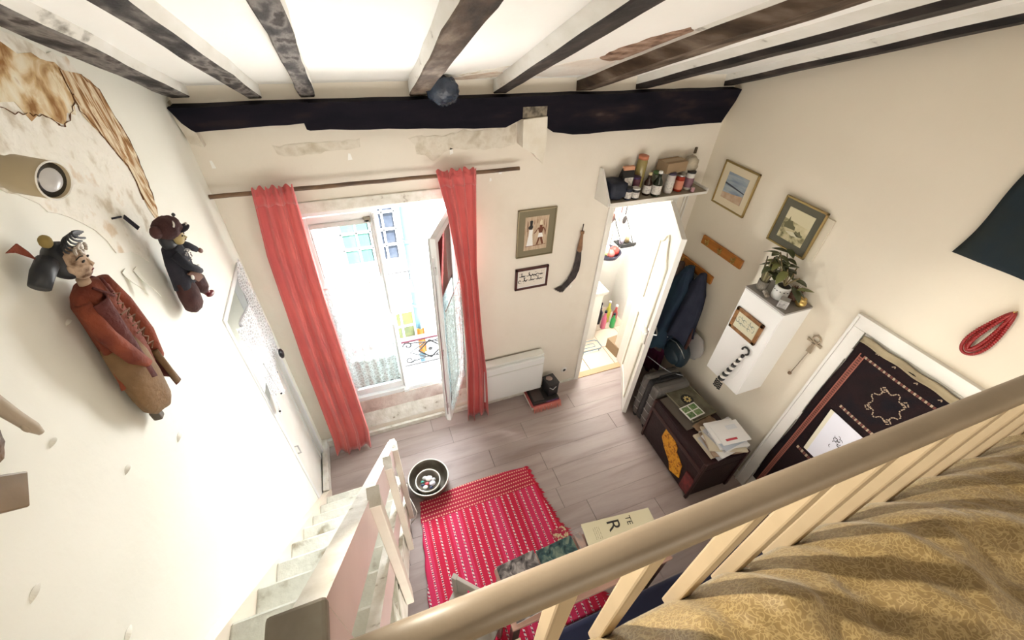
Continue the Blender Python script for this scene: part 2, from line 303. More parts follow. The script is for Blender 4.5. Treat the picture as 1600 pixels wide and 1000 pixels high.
# joists: bottom weathered, sides whitewashed
JS = [(0.008, 0.085, 0.040, 0.130, joist_m, 0.0), (0.315, 0.375, 0.292, 0.362, joist_m, 0.0), (0.549, 0.622, 0.578, 0.640, joist_m, 0.0), (1.085, 1.178, 1.02, 1.122, joist_b, 0.0),
      (1.565, 1.645, 1.455, 1.545, joist_d, 0.0), (2.09, 2.206, 2.075, 2.19, joist_b, 0.055), (2.53, 2.625, 2.585, 2.69, joist_d, 0.028), (3.26, 3.345, 3.26, 3.352, joist_d, 0.03)]
for k, (xa, xb, xc, xd, jm, hd) in enumerate(JS):
    b = MB(); n = 44; vs = []; r = random.Random(40 + k)
    for i in range(n + 1):
        y = -0.001 - 4.5 * i / n; t = min(-y, 4.5) / 1.35; l = xa + (xc - xa) * t; q = xb + (xd - xb) * t
        if k == 7: l, q = min(l, 3.30), min(q, 3.36)
        if k == 0: l, q = max(l, 0.005), max(q, 0.08)
        a1, a2, a3 = [0.010 * (noise.noise(V((y * 3.1, k * 7.3, c))) ) for c in (0, 5, 9)]
        z = ceil_z(y); a1 += 0.004 * noise.noise(V((y * 17, k, 2))); a2 += 0.004 * noise.noise(V((y * 17, k, 6))); d = (0.048 if k == 0 else 0.06 if k < 3 else 0.072) + a3 * 0.5
        vs += [(l + a1, y, z + 0.005), (l + a1, y, z - d + max(hd, .006)), (l + a1 + 0.005, y, z - d), (q + a2 - 0.005, y, z - d), (q + a2, y, z - d + max(hd, .006)), (q + a2, y, z + 0.005)]
    for i in range(n):
        for j in range(6):
            b.k = 1 if j in (0, 4) else 0
            b.add([vs[i * 6 + j], vs[i * 6 + (j + 1) % 6], vs[i * 6 + 6 + (j + 1) % 6], vs[i * 6 + 6 + j]], [(0, 1, 2, 3)])
    b.k = 0; b.add(vs[:6], [(0, 1, 2, 3, 4, 5)])
    me = b.build('ceiling_joist', [jm, white_side], ceil, kind='structure')
# bare lath and loose plaster on the ceiling
lath = ramp_mat('bare_brown_plaster', [(0.3, (0.10, 0.05, 0.03)), (0.5, (0.30, 0.19, 0.13)), (0.7, (0.46, 0.33, 0.26))], 18, 0.9, 0.9, 30, detail=10)
def cpatch(name, pts, m_, th, seed, jit=0.012):
    r = random.Random(seed); P = []
    for i, p in enumerate(pts):
        q = pts[(i + 1) % len(pts)]; n = max(1, int((V(q) - V(p)).length / 0.03))
        for k in range(n):
            t = k / n; P.append((p[0] + (q[0] - p[0]) * t + r.uniform(-jit, jit), p[1] + (q[1] - p[1]) * t + r.uniform(-jit, jit)))
    n = len(P); vs = [(x, y, ceil_z(y) + 0.002) for x, y in P] + [(x, y, ceil_z(y) - th) for x, y in P]
    return MB().add(vs, [list(range(n)), [n + i for i in range(n)][::-1]] + [(i, (i + 1) % n, n + (i + 1) % n, n + i) for i in range(n)]).build(name, m_, ceil)
cpatch('bare_plaster_patch', [(1.93, -0.50), (1.925, -0.62), (1.95, -0.78), (2.03, -0.96), (2.10, -0.90), (2.085, -0.62), (2.09, -0.45), (2.03, -0.42)], lath, 0.004, 11, 0.01)
cpatch('loose_plaster_layer', [(1.70, -0.12), (1.76, -0.30), (1.86, -0.44), (1.97, -0.52), (2.08, -0.42), (2.09, -0.10), (1.9, -0.04)], mat('loose_plaster', (0.74, 0.66, 0.58), 0.9, (0.80, 0.77, 0.72), 6, bump=0.5, bs=20), 0.003, 12, 0.008)
cpatch('loose_plaster_layer', [(1.22, -0.06), (1.32, -0.14), (1.42, -0.24), (1.53, -0.34), (1.54, -0.20), (1.56, -0.03)], stain_p, 0.003, 13, 0.008)
cpatch('bare_plaster_patch', [(1.24, -0.03), (1.36, -0.12), (1.50, -0.22), (1.55, -0.19), (1.55, -0.10), (1.40, -0.03)], ramp_mat('soft_bare_plaster', [(0.3, (0.50, 0.36, 0.27)), (0.6, (0.74, 0.66, 0.56))], 12, 0.9, 0.6, 30), 0.005, 14, 0.006)
rag = tag(MB().ball((1.235, -0.16, 2.835), (0.078, 0.05, 0.062), 22, 16, None, lambda d: 1 + 0.22 * noise.noise(d * 3.3) + 0.12 * abs(sin(d.x * 9 + d.y * 4))).build('plastic_bag', mat('crumpled_blue_black_bag', (0.012, 0.02, 0.04), 0.22, (0.03, 0.05, 0.09), 10, bump=0.9, bs=30, spec=0.7), smooth=True), 'crumpled blue-black plastic bag stuffed beside a joist above the beam', 'bag')

# baseboards
MB().b2((0, -0.5, 0), (0.045, 0.0, 0.10), 0.006).build('baseboard_left', worn, kind='structure')
MB().b2((0.045, -0.030, 0), (0.31, 0.0, 0.09), 0.005).build('baseboard_window', worn, kind='structure')
bb = MB().b2((0.36, -0.028, 0), (2.0, -0.001, 0.05), 0.004).build('baseboard_window_right', worn, kind='structure')
MB().b2((2.26, -0.012, 0), (2.52, -0.001, 0.03), 0.004).build('baseboard_socket', worn, kind='structure')
MB().b2((W - 0.018, -1.5, 0), (W, -0.6, 0.07), 0.004).build('baseboard_right', worn, kind='structure')

# ---------------------------------------------------------------- window
win = struct('window_1', (0.82, 0.1, 0.4))
masonry = ramp_mat('peeling_pink_masonry', [(0.3, (0.42, 0.33, 0.29)), (0.45, (0.62, 0.50, 0.46)), (0.58, (0.72, 0.62, 0.57)), (0.75, (0.83, 0.80, 0.76))], 5, 0.85, 0.7, 22, detail=10, dist=0.6)
MB().b2((0.30, 0.055, 0.10), (1.34, 0.215, 0.395)).build('sill_wall', masonry, win)
MB().add([(0.30, 0.056, 0.24), (1.34, 0.056, 0.24), (1.34, 0.0, 0.10), (0.30, 0.0, 0.10), (0.30, 0.056, 0.10), (1.34, 0.056, 0.10)], [(0, 1, 2, 3), (0, 3, 4), (1, 5, 2)]).build('sloping_sill', worn, win)
f = MB()
for a, c in (((0.30, 0.075, 0.395), (0.345, 0.15, 2.20)), ((1.295, 0.075, 0.395), (1.34, 0.15, 2.20)), ((0.30, 0.075, 2.13), (1.34, 0.15, 2.20)), ((0.30, 0.06, 0.395), (1.34, 0.16, 0.44))): f.b2(a, c, 0.004)
f.build('frame', upvc, win)
MB().b2((0.28, -0.012, 2.19), (1.36, 0.03, 2.26), 0.006).build('lintel_board', worn, win)
MB().b2((0.30, 0.16, 0.36), (1.34, 0.36, 0.385)).build('outer_sill', paint, win)
def casement(x0, x1, z0, z1, M_, name='casement'):
    # local frame: x along the leaf, y its thickness
    b = MB(); b.M = M_; t = 0.05; hw = 0.018
    b.b2((x0, -hw, z0), (x0 + t, hw, z1), 0.004); b.b2((x1 - t, -hw, z0), (x1, hw, z1), 0.004)
    b.b2((x0 + t, -hw, z0), (x1 - t, hw, z0 + 0.07), 0.004); b.b2((x0 + t, -hw, z1 - t), (x1 - t, hw, z1), 0.004)
    b.k = 1; b.b2((x0 + t, -0.008, z0 + 0.07), (x0 + t + 0.008, 0.008, z1 - t)); b.b2((x1 - t - 0.008, -0.008, z0 + 0.07), (x1 - t, 0.008, z1 - t))
    c = b.build(name, [upvc, gray_paint], win)
    g = MB(); g.M = M_; g.b2((x0 + t, -0.002, z0 + 0.07), (x1 - t, 0.002, z1 - t)); g.build('pane', glass, c)
    return c
cl = casement(0.345, 0.815, 0.445, 2.12, Matrix.Translation((0, 0.105, 0)))
mm = MB().b2((0.775, 0.06, 0.46), (0.80, 0.088, 2.11), 0.008).build('meeting_bead', gray_paint, cl)
b = MB().tube([(0.789, 0.05, 0.42), (0.789, 0.05, 2.08)], 0.006, 8); b.box((0.789, 0.05, 1.25), (0.03, 0.025, 0.10), None, 0.004); b.b2((0.77, 0.04, 0.405), (0.81, 0.062, 0.435))
b.build('espagnolette_bolt', upvc, cl)
b = MB(); b.b2((0.40, 0.07, 2.045), (0.76, 0.092, 2.075), 0.006); b.build('top_latch_rail', gray_paint, cl); MB().box((0.745, 0.080, 2.070), (0.045, 0.02, 0.035), None, 0.005).build('latch', mat('bronze_latch', (0.20, 0.18, 0.13), 0.5), cl)
ang = atan2(-0.45, -0.24)
Mo = Matrix.Translation((1.31, 0.07, 0)) @ Matrix.Rotation(ang, 4, 'Z')
co = casement(0.0, 0.505, 0.39, 2.12, Mo)
b = MB(); b.M = Mo; b.b2((0.475, -0.032, 0.40), (0.50, -0.018, 2.11), 0.004); b.b2((0.02, -0.03, 0.40), (0.49, -0.018, 0.44)); b.build('meeting_bead', gray_paint, co)
b = MB(); b.M = Mo; b.tube([(0.52, 0.0, 0.50), (0.52, 0.0, 2.0)], 0.005, 6)
for z in (0.6, 1.2, 1.9): b.box((0.512, 0, z), (0.014, 0.02, 0.05))
b.build('lock_rod', steel, co)

lace_m = mat('pale_blue_lace', (0.72, 0.86, 0.88), 0.9); lace_m.name = 'pale_blue_lace'
def lacify(m_, scale, lo, hi, feat='F1', thr=0.5, soft=0.1, extra=None):
    N = m_.node_tree.nodes; L = m_.node_tree.links; bs = N['Principled BSDF']; g = G(m_)
    t = N.new('ShaderNodeTexCoord'); v = N.new('ShaderNodeTexVoronoi'); v.feature = feat; v.inputs['Scale'].default_value = scale
    L.new(t.outputs['Object'], v.inputs['Vector']); mr = N.new('ShaderNodeMapRange'); L.new(v.outputs['Distance'], mr.inputs[0])
    mr.inputs[1].default_value = thr - soft; mr.inputs[2].default_value = thr + soft; mr.inputs[3].default_value = lo; mr.inputs[4].default_value = hi
    L.new(mr.outputs[0], bs.inputs['Alpha']); return mr
lacify(lace_m, 38, 0.95, 0.62, 'DISTANCE_TO_EDGE', 0.12, 0.05)
def lace_panel(name, x0, x1, z0, z1, M_, label, seed):
    root = MB(); root.M = M_; root.grid(lambda u, v: (x0 + (x1 - x0) * u, -0.034 + 0.006 * sin(u * 40 + seed) + 0.003 * sin(v * 9), z1 + (z0 - z1) * v + 0.012 * abs(sin(u * 18)) * (v > 0.99)), 60, 12)
    o = root.build(name, lace_m, smooth=True); tag(o, label, 'curtain')
    b = MB(); b.M = M_; b.tube([(x0 - 0.01, -0.034, z1), (x1 + 0.01, -0.034, z1)], 0.004, 6); b.build('curtain_wire', steel, o)
    b = MB(); b.M = M_                                  # diamond trail embroidered on the lace
    for i in range(5):
        for j in range(8):
            cx, cz = x0 + (x1 - x0) * (i + 0.5) / 5, z0 + (z1 - z0) * (j + 0.5) / 8; q = 0.03
            for k in range(4):
                a = k * pi / 2; c = (k + 1) * pi / 2
                for t in (0.25, 0.75): b.ball((cx + q * (cos(a) * (1 - t) + cos(c) * t), -0.042, cz + 1.5 * q * (sin(a) * (1 - t) + sin(c) * t)), 0.0022, 5, 3)
    b.build('embroidered_dots', mat('grey_embroidery', (0.50, 0.60, 0.62), 0.9), o, kind='stuff')
    return o
lace_panel('lace_curtain', 0.36, 0.76, 0.56, 1.60, Matrix.Translation((0, 0.105, 0)), 'pale blue lace half curtain across the lower pane of the closed casement', 0)
lace_panel('lace_curtain', 0.03, 0.46, 0.48, 1.55, Mo @ Matrix.Rotation(pi, 4, 'Z') @ Matrix.Translation((-0.49, 0, 0)), 'pale blue lace half curtain on the open casement, half behind the right coral curtain', 2)

# ---------------------------------------------------------------- wrought iron window guard
g = thing('balcony_guard', 'black wrought iron window guard with a dark red handrail outside the window', 'railing', (0.82, 0.33, 0.385))
iron = mat('black_iron', (0.012, 0.012, 0.014), 0.7)
MB().b2((0.30, 0.30, 0.745), (1.34, 0.36, 0.765), 0.004).build('handrail', mat('dark_red_paint', (0.07, 0.006, 0.018), 0.6), g)
b = MB(); b.b2((0.30, 0.324, 0.425), (1.34, 0.336, 0.437)); b.b2((0.31, 0.322, 0.385), (0.325, 0.338, 0.75)); b.b2((1.315, 0.322, 0.385), (1.33, 0.338, 0.75)); b.build('bottom_bar', iron, g)
def scroll(cx, cz, r0, turns, sgn, a0=0):
    return [(cx + sgn * r0 * (1 - t * 0.8) * cos(a0 + turns * 2 * pi * t), 0.33, cz + r0 * (1 - t * 0.8) * sin(a0 + turns * 2 * pi * t)) for t in [i / 26 for i in range(27)]]
for cx in (0.56, 1.08):
    b = MB()
    for sg in (-1, 1):
        b.tube([(cx, 0.33, 0.59 + sg * 0.11), (cx + 0.11, 0.33, 0.59), (cx, 0.33, 0.59 - sg * 0.11)], 0.008, 6); b.tube([(cx, 0.33, 0.59 + sg * 0.11), (cx - 0.11, 0.33, 0.59), (cx, 0.33, 0.59 - sg * 0.11)], 0.008, 6)
        b.tube([(cx + sg * 0.05, 0.33, 0.50), (cx + sg * 0.19, 0.33, 0.59), (cx + sg * 0.05, 0.33, 0.68)], 0.007, 6)
        b.tube(scroll(cx + sg * 0.20, 0.68, 0.045, 1.1, sg), 0.007, 6); b.tube(scroll(cx + sg * 0.20, 0.50, 0.045, 1.1, sg, pi), 0.007, 6)
        b.tube([(cx, 0.33, 0.50), (cx + sg * 0.2, 0.33, 0.47)], 0.006, 6); b.tube([(cx, 0.33, 0.68), (cx + sg * 0.2, 0.33, 0.71)], 0.006, 6)
    b.ball((cx, 0.33, 0.59), (0.022, 0.012, 0.022), 8, 6); b.build('scrollwork', iron, g)

# ---------------------------------------------------------------- building across the street
fac = thing('facing_building', 'white sunlit building across the street seen through the window', 'building', (1, 5, -6))
fm = mat('sunlit_white_render', (0.86, 0.87, 0.87), 0.9)
MB().b2((-6, 5.0, -7), (9, 5.6, 3)).build('facade', fm, fac)
MB().b2((0.22, 4.90, -1.15), (1.38, 5.0, 0.6), 0.01).build('window_surround', fm, fac)
wn = MB().b2((0.30, 4.86, -1.10), (1.30, 4.92, 0.5)).build('window', mat('dark_window_pane', (0.010, 0.016, 0.03), 0.5, (0.03, 0.04, 0.06), 4), fac)
MB().b2((0.30, 4.83, -1.08), (0.78, 4.86, 0.5)).build('mint_curtain', mat('mint_curtain', (0.045, 0.12, 0.095), 0.8), wn)
b = MB()
for x in (0.28, 0.55, 0.80, 1.05, 1.27): b.b2((x, 4.80, -1.10), (x + 0.035, 4.84, 0.5))
for z in (-1.12, -0.78, -0.45, -0.1): b.b2((0.28, 4.80, z), (1.30, 4.84, z + 0.035))
b.build('glazing_bars', upvc, wn)
bl = MB().b2((0.20, 4.45, -1.70), (1.42, 5.0, -1.64)).build('balcony_ledge', fm, fac)
b = MB(); b.tube([(0.22, 4.5, -1.22), (1.40, 4.5, -1.22)], 0.014, 6); b.tube([(0.22, 4.5, -1.30), (1.40, 4.5, -1.30)], 0.007, 6); b.tube([(0.22, 4.5, -1.60), (1.40, 4.5, -1.60)], 0.009, 6)
for i in range(7): x = 0.24 + i * 0.19; b.tube([(x, 4.5, -1.64), (x, 4.5, -1.22)], 0.008, 6)
for i in range(6):
    x = 0.335 + i * 0.19
    for s in (-1, 1): b.tube([(x + s * 0.06 * cos(a) * (1 - a / 12), 4.5, -1.45 + s * 0.11 * sin(a) * (1 - a / 12)) for a in [q * 0.5 for q in range(16)]], 0.005, 5)
b.build('balcony_railing', iron, bl)
MB().tube([(1.46, 4.86, -7), (1.46, 4.86, 3)], 0.06, 12).build('drainpipe', mat('blue_grey_drainpipe', (0.055, 0.12, 0.15), 0.6), fac)
for z in (-0.75, -2.35, -3.9): MB().lathe((1.46, 4.86, z), [(0.062, -0.03), (0.08, -0.03), (0.08, 0.03), (0.062, 0.03)], 12).build('pipe_collar', mat('blue_grey_collar', (0.07, 0.13, 0.16), 0.6), fac)
w2 = MB().b2((0.86, 4.95, -3.45), (1.36, 5.0, -2.55)).build('window', mat('yellow_green_pane', (0.10, 0.11, 0.03), 0.5, (0.04, 0.05, 0.02), 3), fac)
b = MB(); b.b2((0.82, 4.92, -2.56), (1.40, 5.0, -2.50)); b.b2((1.09, 4.93, -3.45), (1.13, 4.96, -2.55)); b.b2((0.86, 4.93, -2.98), (1.36, 4.96, -2.94)); b.build('glazing_bars', upvc, w2)
b = MB(); b.b2((0.9, 4.96, -2.06), (1.08, 5.0, -2.0)); b.b2((1.12, 4.96, -2.02), (1.34, 5.0, -1.97)); b.build('string_course', mat('ochre_trim', (0.12, 0.10, 0.05), 0.8), fac)
bn = MB().grid(lambda u, v: (1.40 + 0.16 * u, 4.72 + 0.03 * sin(u * 9), -2.95 - 0.75 * v), 10, 4).build('banner', mat('orange_cloth', (0.35, 0.12, 0.01), 0.8), thick=0.01); tag(bn, 'small orange banner hanging on the house across the street', 'banner')
MB().b2((-8, 0.4, -7.1), (10, 5.0, -7.0)).build('street', mat('pale_asphalt', (0.45, 0.46, 0.47), 0.9, (0.5, 0.5, 0.5), 2), kind='structure')

# ---------------------------------------------------------------- curtain rod and coral curtains
rod = MB().tube([(0.004 + 1.72 * i / 20, -0.065, 2.362 + 0.0012 * sin(i * 1.7)) for i in range(21)], 0.0125, 8).build('curtain_rod', ramp_mat('dark_worn_rod', [(0.3, (0.05, 0.03, 0.02)), (0.5, (0.20, 0.12, 0.07)), (0.75, (0.05, 0.04, 0.04))], 9, 0.6, 0.3, 30, stretch=(0.5, 1, 1)), smooth=True)
tag(rod, 'dark worn wooden curtain rod above the window', 'curtain rod')
def lerp(tab, t):
    for (a, x), (b_, y) in zip(tab, tab[1:]):
        if t <= b_: return x + (y - x) * (t - a) / (b_ - a)
    return tab[-1][1]
def curtain(L_, R_, z1, z0, pleats, amp, seed, label):
    def fn(u, v):
        z = z1 + (z0 - z1) * v; xl, xr = lerp(L_, v), lerp(R_, v); wv = sin(u * pi * 2 * pleats + seed + 0.7 * sin(v * 2 + seed)) + 0.35 * sin(u * pi * 2 * pleats * 2.3 + seed * 2 + v * 1.5)
        a = amp * (0.75 + 0.5 * noise.noise(V((u * 3, v * 2.2, seed)))) * (0.8 + 0.6 * v)
        x = xl + (xr - xl) * u + 0.45 * a * cos(u * pi * 2 * pleats + seed); zz = z + (0.010 * sin(u * pi * 2 * pleats * 2) if v < 0.02 else 0) + (0.012 * sin(u * 9 + seed) if v > .98 else 0)
        return (x, -0.106 - 0.030 * v - a * wv + 0.004 * noise.noise(V((u * 12, v * 20, seed))), zz)
    t = thing('curtain', label, 'curtain', ((L_[0][1] + R_[0][1]) / 2, -0.08, z1), group='coral curtains at the window')
    MB().grid(fn, 120, 50).build('curtain_cloth', curt, t, smooth=True, thick=0.003)
    MB().grid(lambda u, v: (lambda p: (p[0], p[1] - 0.005, p[2]))(fn(u, 0.012 + 0.03 * v)), 120, 3).build('heading_tape', curt, t, smooth=True, thick=0.002)
    return t
curtain([(0, 0.21), (0.16, 0.165), (0.5, 0.135), (0.9, 0.12), (1, 0.10)], [(0, 0.41), (0.3, 0.40), (0.9, 0.42), (1, 0.40)], 2.40, 0.012, 3.2, 0.024, 1.0, 'coral curtain hanging left of the window, beside the left wall')
curtain([(0, 1.185), (0.12, 1.24), (0.35, 1.30), (0.7, 1.32), (1, 1.30)], [(0, 1.43), (0.3, 1.42), (0.55, 1.45), (0.75, 1.49), (1, 1.51)], 2.405, 0.012, 3.0, 0.026, 3.1, 'coral curtain hanging right of the window, beside the radiator')

# ---------------------------------------------------------------- kitchen behind the open door
tile_m = mat('beige_floor_tile', (0.74, 0.62, 0.50), 0.4, (0.68, 0.56, 0.44), 4)
kf = MB().b2((2.1, 0.06, -0.12), (4.1, 1.2, -0.012)).build('floor_kitchen', mat('tile_grout', (0.55, 0.48, 0.40), 0.9), kind='structure')
for i in range(6):
    for j in range(4): MB().b2((2.12 + i * 0.32, 0.06 + j * 0.28, -0.012), (2.12 + i * 0.32 + 0.314, 0.06 + j * 0.28 + 0.274, 0.0), 0.002).build('floor_tile', tile_m, kf)
MB().b2((2.56, -0.012, 0), (3.14, 0.06, 0.010), 0.003).build('trim_threshold', mat('wood_threshold', (0.50, 0.32, 0.18), 0.5), kind='structure')
kw = mat('kitchen_white_wall', (0.86, 0.85, 0.82), 0.6)
MB().b2((2.0, 1.0, -0.1), (4.0, 1.1, 2.5)).build('wall_kitchen_back', kw, kind='structure'); MB().b2((3.56, 0.22, -0.1), (3.66, 1.0, 2.5)).build('wall_kitchen_right', kw, kind='structure')
MB().b2((2.0, 0.22, -0.1), (2.1, 1.0, 2.5)).build('wall_kitchen_left', kw, kind='structure'); MB().b2((2.0, 0.22, 2.5), (3.7, 1.1, 2.6)).build('ceiling_kitchen', kw, kind='structure')
# door and its frame
d = struct('door_1', (3.12, -0.01, 0))
b = MB()
for a, c in (((2.515, -0.015, 0), (2.565, 0.10, 1.965)), ((3.115, -0.015, 0), (3.165, 0.10, 1.965)), ((2.515, -0.016, 1.966), (3.165, 0.10, 2.02))): b.b2(a, c, 0.003)
b.build('frame', paint, d)
Md = Matrix.Translation((3.12, -0.012, 0)) @ Matrix.Rotation(atan2(-0.57, -0.34), 4, 'Z')
b = MB(); b.M = Md; b.b2((0, -0.019, 0.012), (0.655, 0.019, 1.955), 0.003); leaf = b.build('leaf', paint, d)
mould = mat('cream_moulding', (0.70, 0.66, 0.55), 0.45)
for sd in (-1, 1):
    b = MB(); b.M = Md; y = sd * 0.022
    P = [(0.10, 1.05), (0.10, 1.66), (0.16, 1.68), (0.22, 1.72), (0.28, 1.79), (0.33, 1.81), (0.38, 1.79), (0.44, 1.72), (0.50, 1.68), (0.56, 1.66), (0.56, 1.05), (0.50, 1.02), (0.33, 1.00), (0.16, 1.02), (0.10, 1.05)]
    b.tube([(x, y, z) for x, z in P], 0.011, 6); b.build('upper_moulding', mould, leaf)
    b = MB(); b.M = Md; P = [(0.10, 0.88), (0.16, 0.91), (0.33, 0.93), (0.50, 0.91), (0.56, 0.88), (0.56, 0.14), (0.10, 0.14), (0.10, 0.88)]
    b.tube([(x, y, z) for x, z in P], 0.011, 6); b.build('lower_moulding', mould, leaf)
    b = MB(); b.M = Md; b.box((0.61, sd * 0.022, 1.0), (0.035, 0.006, 0.16), None, 0.003); b.tube([(0.61, sd * 0.02, 1.03), (0.61, sd * 0.055, 1.03), (0.585, sd * 0.062, 1.032), (0.52, sd * 0.06, 1.04)], 0.007, 8); b.build('handle', steel, leaf)
# right wall door, closed behind the dark rug
d2 = struct('door_2', (W - 0.02, -2.0, 0)); b = MB()
for a, c in (((W - 0.022, -1.585, 0), (W, -1.516, 1.789)), ((W - 0.022, -2.56, 0), (W, -2.475, 1.789)), ((W - 0.022, -2.56, 1.79), (W, -1.516, 1.859))): b.b2(a, c, 0.003)
for a, c in (((W - 0.030, -1.515, 0), (W, -1.50, 1.859)), ((W - 0.030, -2.56, 1.86), (W, -1.50, 1.875))): b.b2(a, c, 0.002)
b.build('casing', paint, d2); lf = MB().b2((W - 0.014, -2.47, 0.005), (W - 0.001, -1.59, 1.785), 0.003).build('leaf', paint, d2)
for z in (1.62, 1.0, 0.3): MB().tube([(W - 0.02, -1.588, z - 0.04), (W - 0.02, -1.588, z + 0.04)], 0.007, 8).build('hinge', paint, lf)
# white closet door in the left wall, lace hung over its open top
d3 = struct('door_3', (0.0, -0.36, 0)); b = MB()
for a, c in (((-0.06, -0.14, 0), (0.012, -0.098, 1.954)), ((-0.06, -0.64, 0), (0.006, -0.605, 1.954)), ((-0.06, -0.64, 1.955), (0.008, -0.098, 1.99))): b.b2(a, c, 0.004)
b.build('frame', upvc, d3)
lf = MB().b2((-0.045, -0.605, 0.0), (-0.010, -0.14, 1.30), 0.003).build('leaf', paint, d3)
MB().b2((-0.012, -0.20, 0.10), (-0.002, -0.18, 1.28)).build('batten', upvc, lf); MB().tube([(-0.008, -0.56, 0.82), (0.012, -0.56, 0.82), (0.012, -0.56, 0.74), (-0.008, -0.56, 0.74)], 0.005, 6).build('handle', steel, lf)
MB().b2((-0.24, -0.62, 1.30), (-0.20, -0.10, 1.97)).build('dark_back', mat('closet_shade', (0.10, 0.10, 0.105), 0.9), d3)  # dark sheet: shade inside the closet put into its colour
# small plumbing stubs beside the kitchen door
pp = thing('water_pipes', 'pair of thin white water pipes on the wall beside the kitchen door', 'pipe', (3.27, -0.02, 1.9))
for x in (3.235, 3.265): MB().tube([(x, -0.012, 1.74), (x, -0.012, 2.02)], 0.006, 8).build('pipe', paint, pp)
# electric socket
so_ = thing('wall_socket', 'round white wall socket low between the radiator and the kitchen door', 'socket', (2.37, 0, 0.20))
MB().lathe((2.37, 0.0, 0.20), [(0.034, 0.0), (0.034, 0.006), (0.026, 0.012)], 20, 'Y').build('cover', paint, so_); MB().lathe((2.37, -0.010, 0.20), [(0.016, 0.0), (0.016, 0.004)], 14, 'Y').build('socket_face', ink, so_)

# ---------------------------------------------------------------- staircase
st = thing('staircase', 'steep worn white painted staircase climbing along the left wall', 'staircase', (0.3, -0.6, 0))
for i in range(10):
    y, z = -0.62 - 0.172 * i, 0.203 * (i + 1)
    MB().b2((0.045, y - 0.20, z - 0.03), (0.575, y, z), 0.010).build('tread', stairp, st)
    MB().b2((0.05, y - 0.038, z - 0.203), (0.575, y - 0.02, z - 0.03)).build('riser', stairp, st)
MB().vbar((0.024, -0.46, 0.035), (0.024, -2.3, 2.20), 0.046, 0.34).build('wall_stringer', pinkl, st)
RA, RB = V((0.538, -2.24, 2.62)), V((0.612, -0.80, 0.925))
def rl(y, dz=0.0, dx=0.0):
    t = (y - RA.y) / (RB.y - RA.y); p = RA.lerp(RB, t); return V((p.x + dx, p.y, p.z + dz))
MB().vbar(rl(-2.26, -0.66), rl(-0.62, -0.66), 0.035, 0.27).build('outer_stringer', [worn], st)
rg = thing('stair_railing', 'worn white board railing along the open side of the stairs', 'railing', (0.58, -1.5, 1.2))
def board(name, y0, y1, dz, h, w_, dx=0.0):
    b = MB(); a, c = rl(y0, dz, dx), rl(y1, dz, dx); b.vbar(a, c, w_, h); o = b.build(name, [worn, pink], rg)
    for p in o.data.polygons:
        if abs(p.normal.x) > 0.7: p.material_index = 1
    return o
board('handrail', -2.24, -0.80, 0.0, 0.175, 0.045)
board('middle_rail', -2.26, -0.86, -0.40, 0.13, 0.032, 0.005)
for y in (-1.86, -1.47, -1.08):
    p = rl(y); b = MB(); b.b2((p.x + 0.020, y - 0.028, p.z - 0.83), (p.x + 0.050, y + 0.028, p.z + 0.002), 0.003)
    o = b.build('post', mat('cream_post', (0.60, 0.53, 0.45), 0.5, (0.54, 0.47, 0.40), 8), rg)
    MB().b2((p.x + 0.018, y - 0.031, p.z + 0.003), (p.x + 0.053, y + 0.031, p.z + 0.008), 0.001).build('post_cap', worn, rg)
MB().b2((0.595, -0.84, 0.0), (0.632, -0.79, 0.93), 0.003).build('end_post', worn, rg)
cable = MB().tube([(0.60, -0.70, 0.20), (0.625, -0.78, 0.16), (0.652, -0.86, 0.12), (0.665, -0.91, 0.10), (0.65, -0.935, 0.06), (0.61, -0.95, 0.03)], 0.004, 6).build('cable', paint, smooth=True); tag(cable, 'thin white cable looping out of the stair railing beside the bowl', 'cable')
cable.data.transform(Matrix.Identity(4))

# ---------------------------------------------------------------- loft floor, railing, bed
MB().b2((0.0, -4.6, 1.93), (W, -2.34, 2.03)).build('floor_loft', mat('loft_boards', (0.40, 0.28, 0.16), 0.6, (0.34, 0.23, 0.13), 5, stretch=(0.3, 1, 1)), kind='structure')
lr = thing('loft_railing', 'greige round handrail on cream balusters along the loft edge', 'railing', (1.9, -2.337, 2.03))
nb = MB(); nb.b2((0.486, -2.312, 1.30), (0.560, -2.236, 2.60), 0.006); o = nb.build('newel_post', [pink], lr)
MB().b2((0.484, -2.314, 2.60), (0.562, -2.234, 2.622), 0.006).build('newel_cap', newelp, lr)
prof = []
for j in range(20):
    a = 2 * pi * j / 20; prof.append((0.026 * (abs(cos(a)) ** 0.85) * (1 if cos(a) > 0 else -1), 0.025 * (abs(sin(a)) ** 0.85) * (1 if sin(a) > 0 else -1)))
b = MB(); b.rings([[(x, -2.328 - 0.0143 * (x - .562) + q[0], 2.627 - 0.0025 * (x - .562) + q[1]) for q in prof] for x in [0.562 + (W - 0.562) * i / 12 for i in range(13)]]); b.build('handrail', railp, lr, smooth=True)
for x in (0.895, 1.06, 1.285, 1.45, 1.64, 1.83, 2.03, 2.23, 2.43, 2.63, 2.83, 3.03, 3.23):
    MB().b2((x - 0.018, -2.345 - 0.0143 * (x - .562), 2.03), (x + 0.018, -2.311 - 0.0143 * (x - .562), 2.605), 0.005).build('baluster', balp, lr)

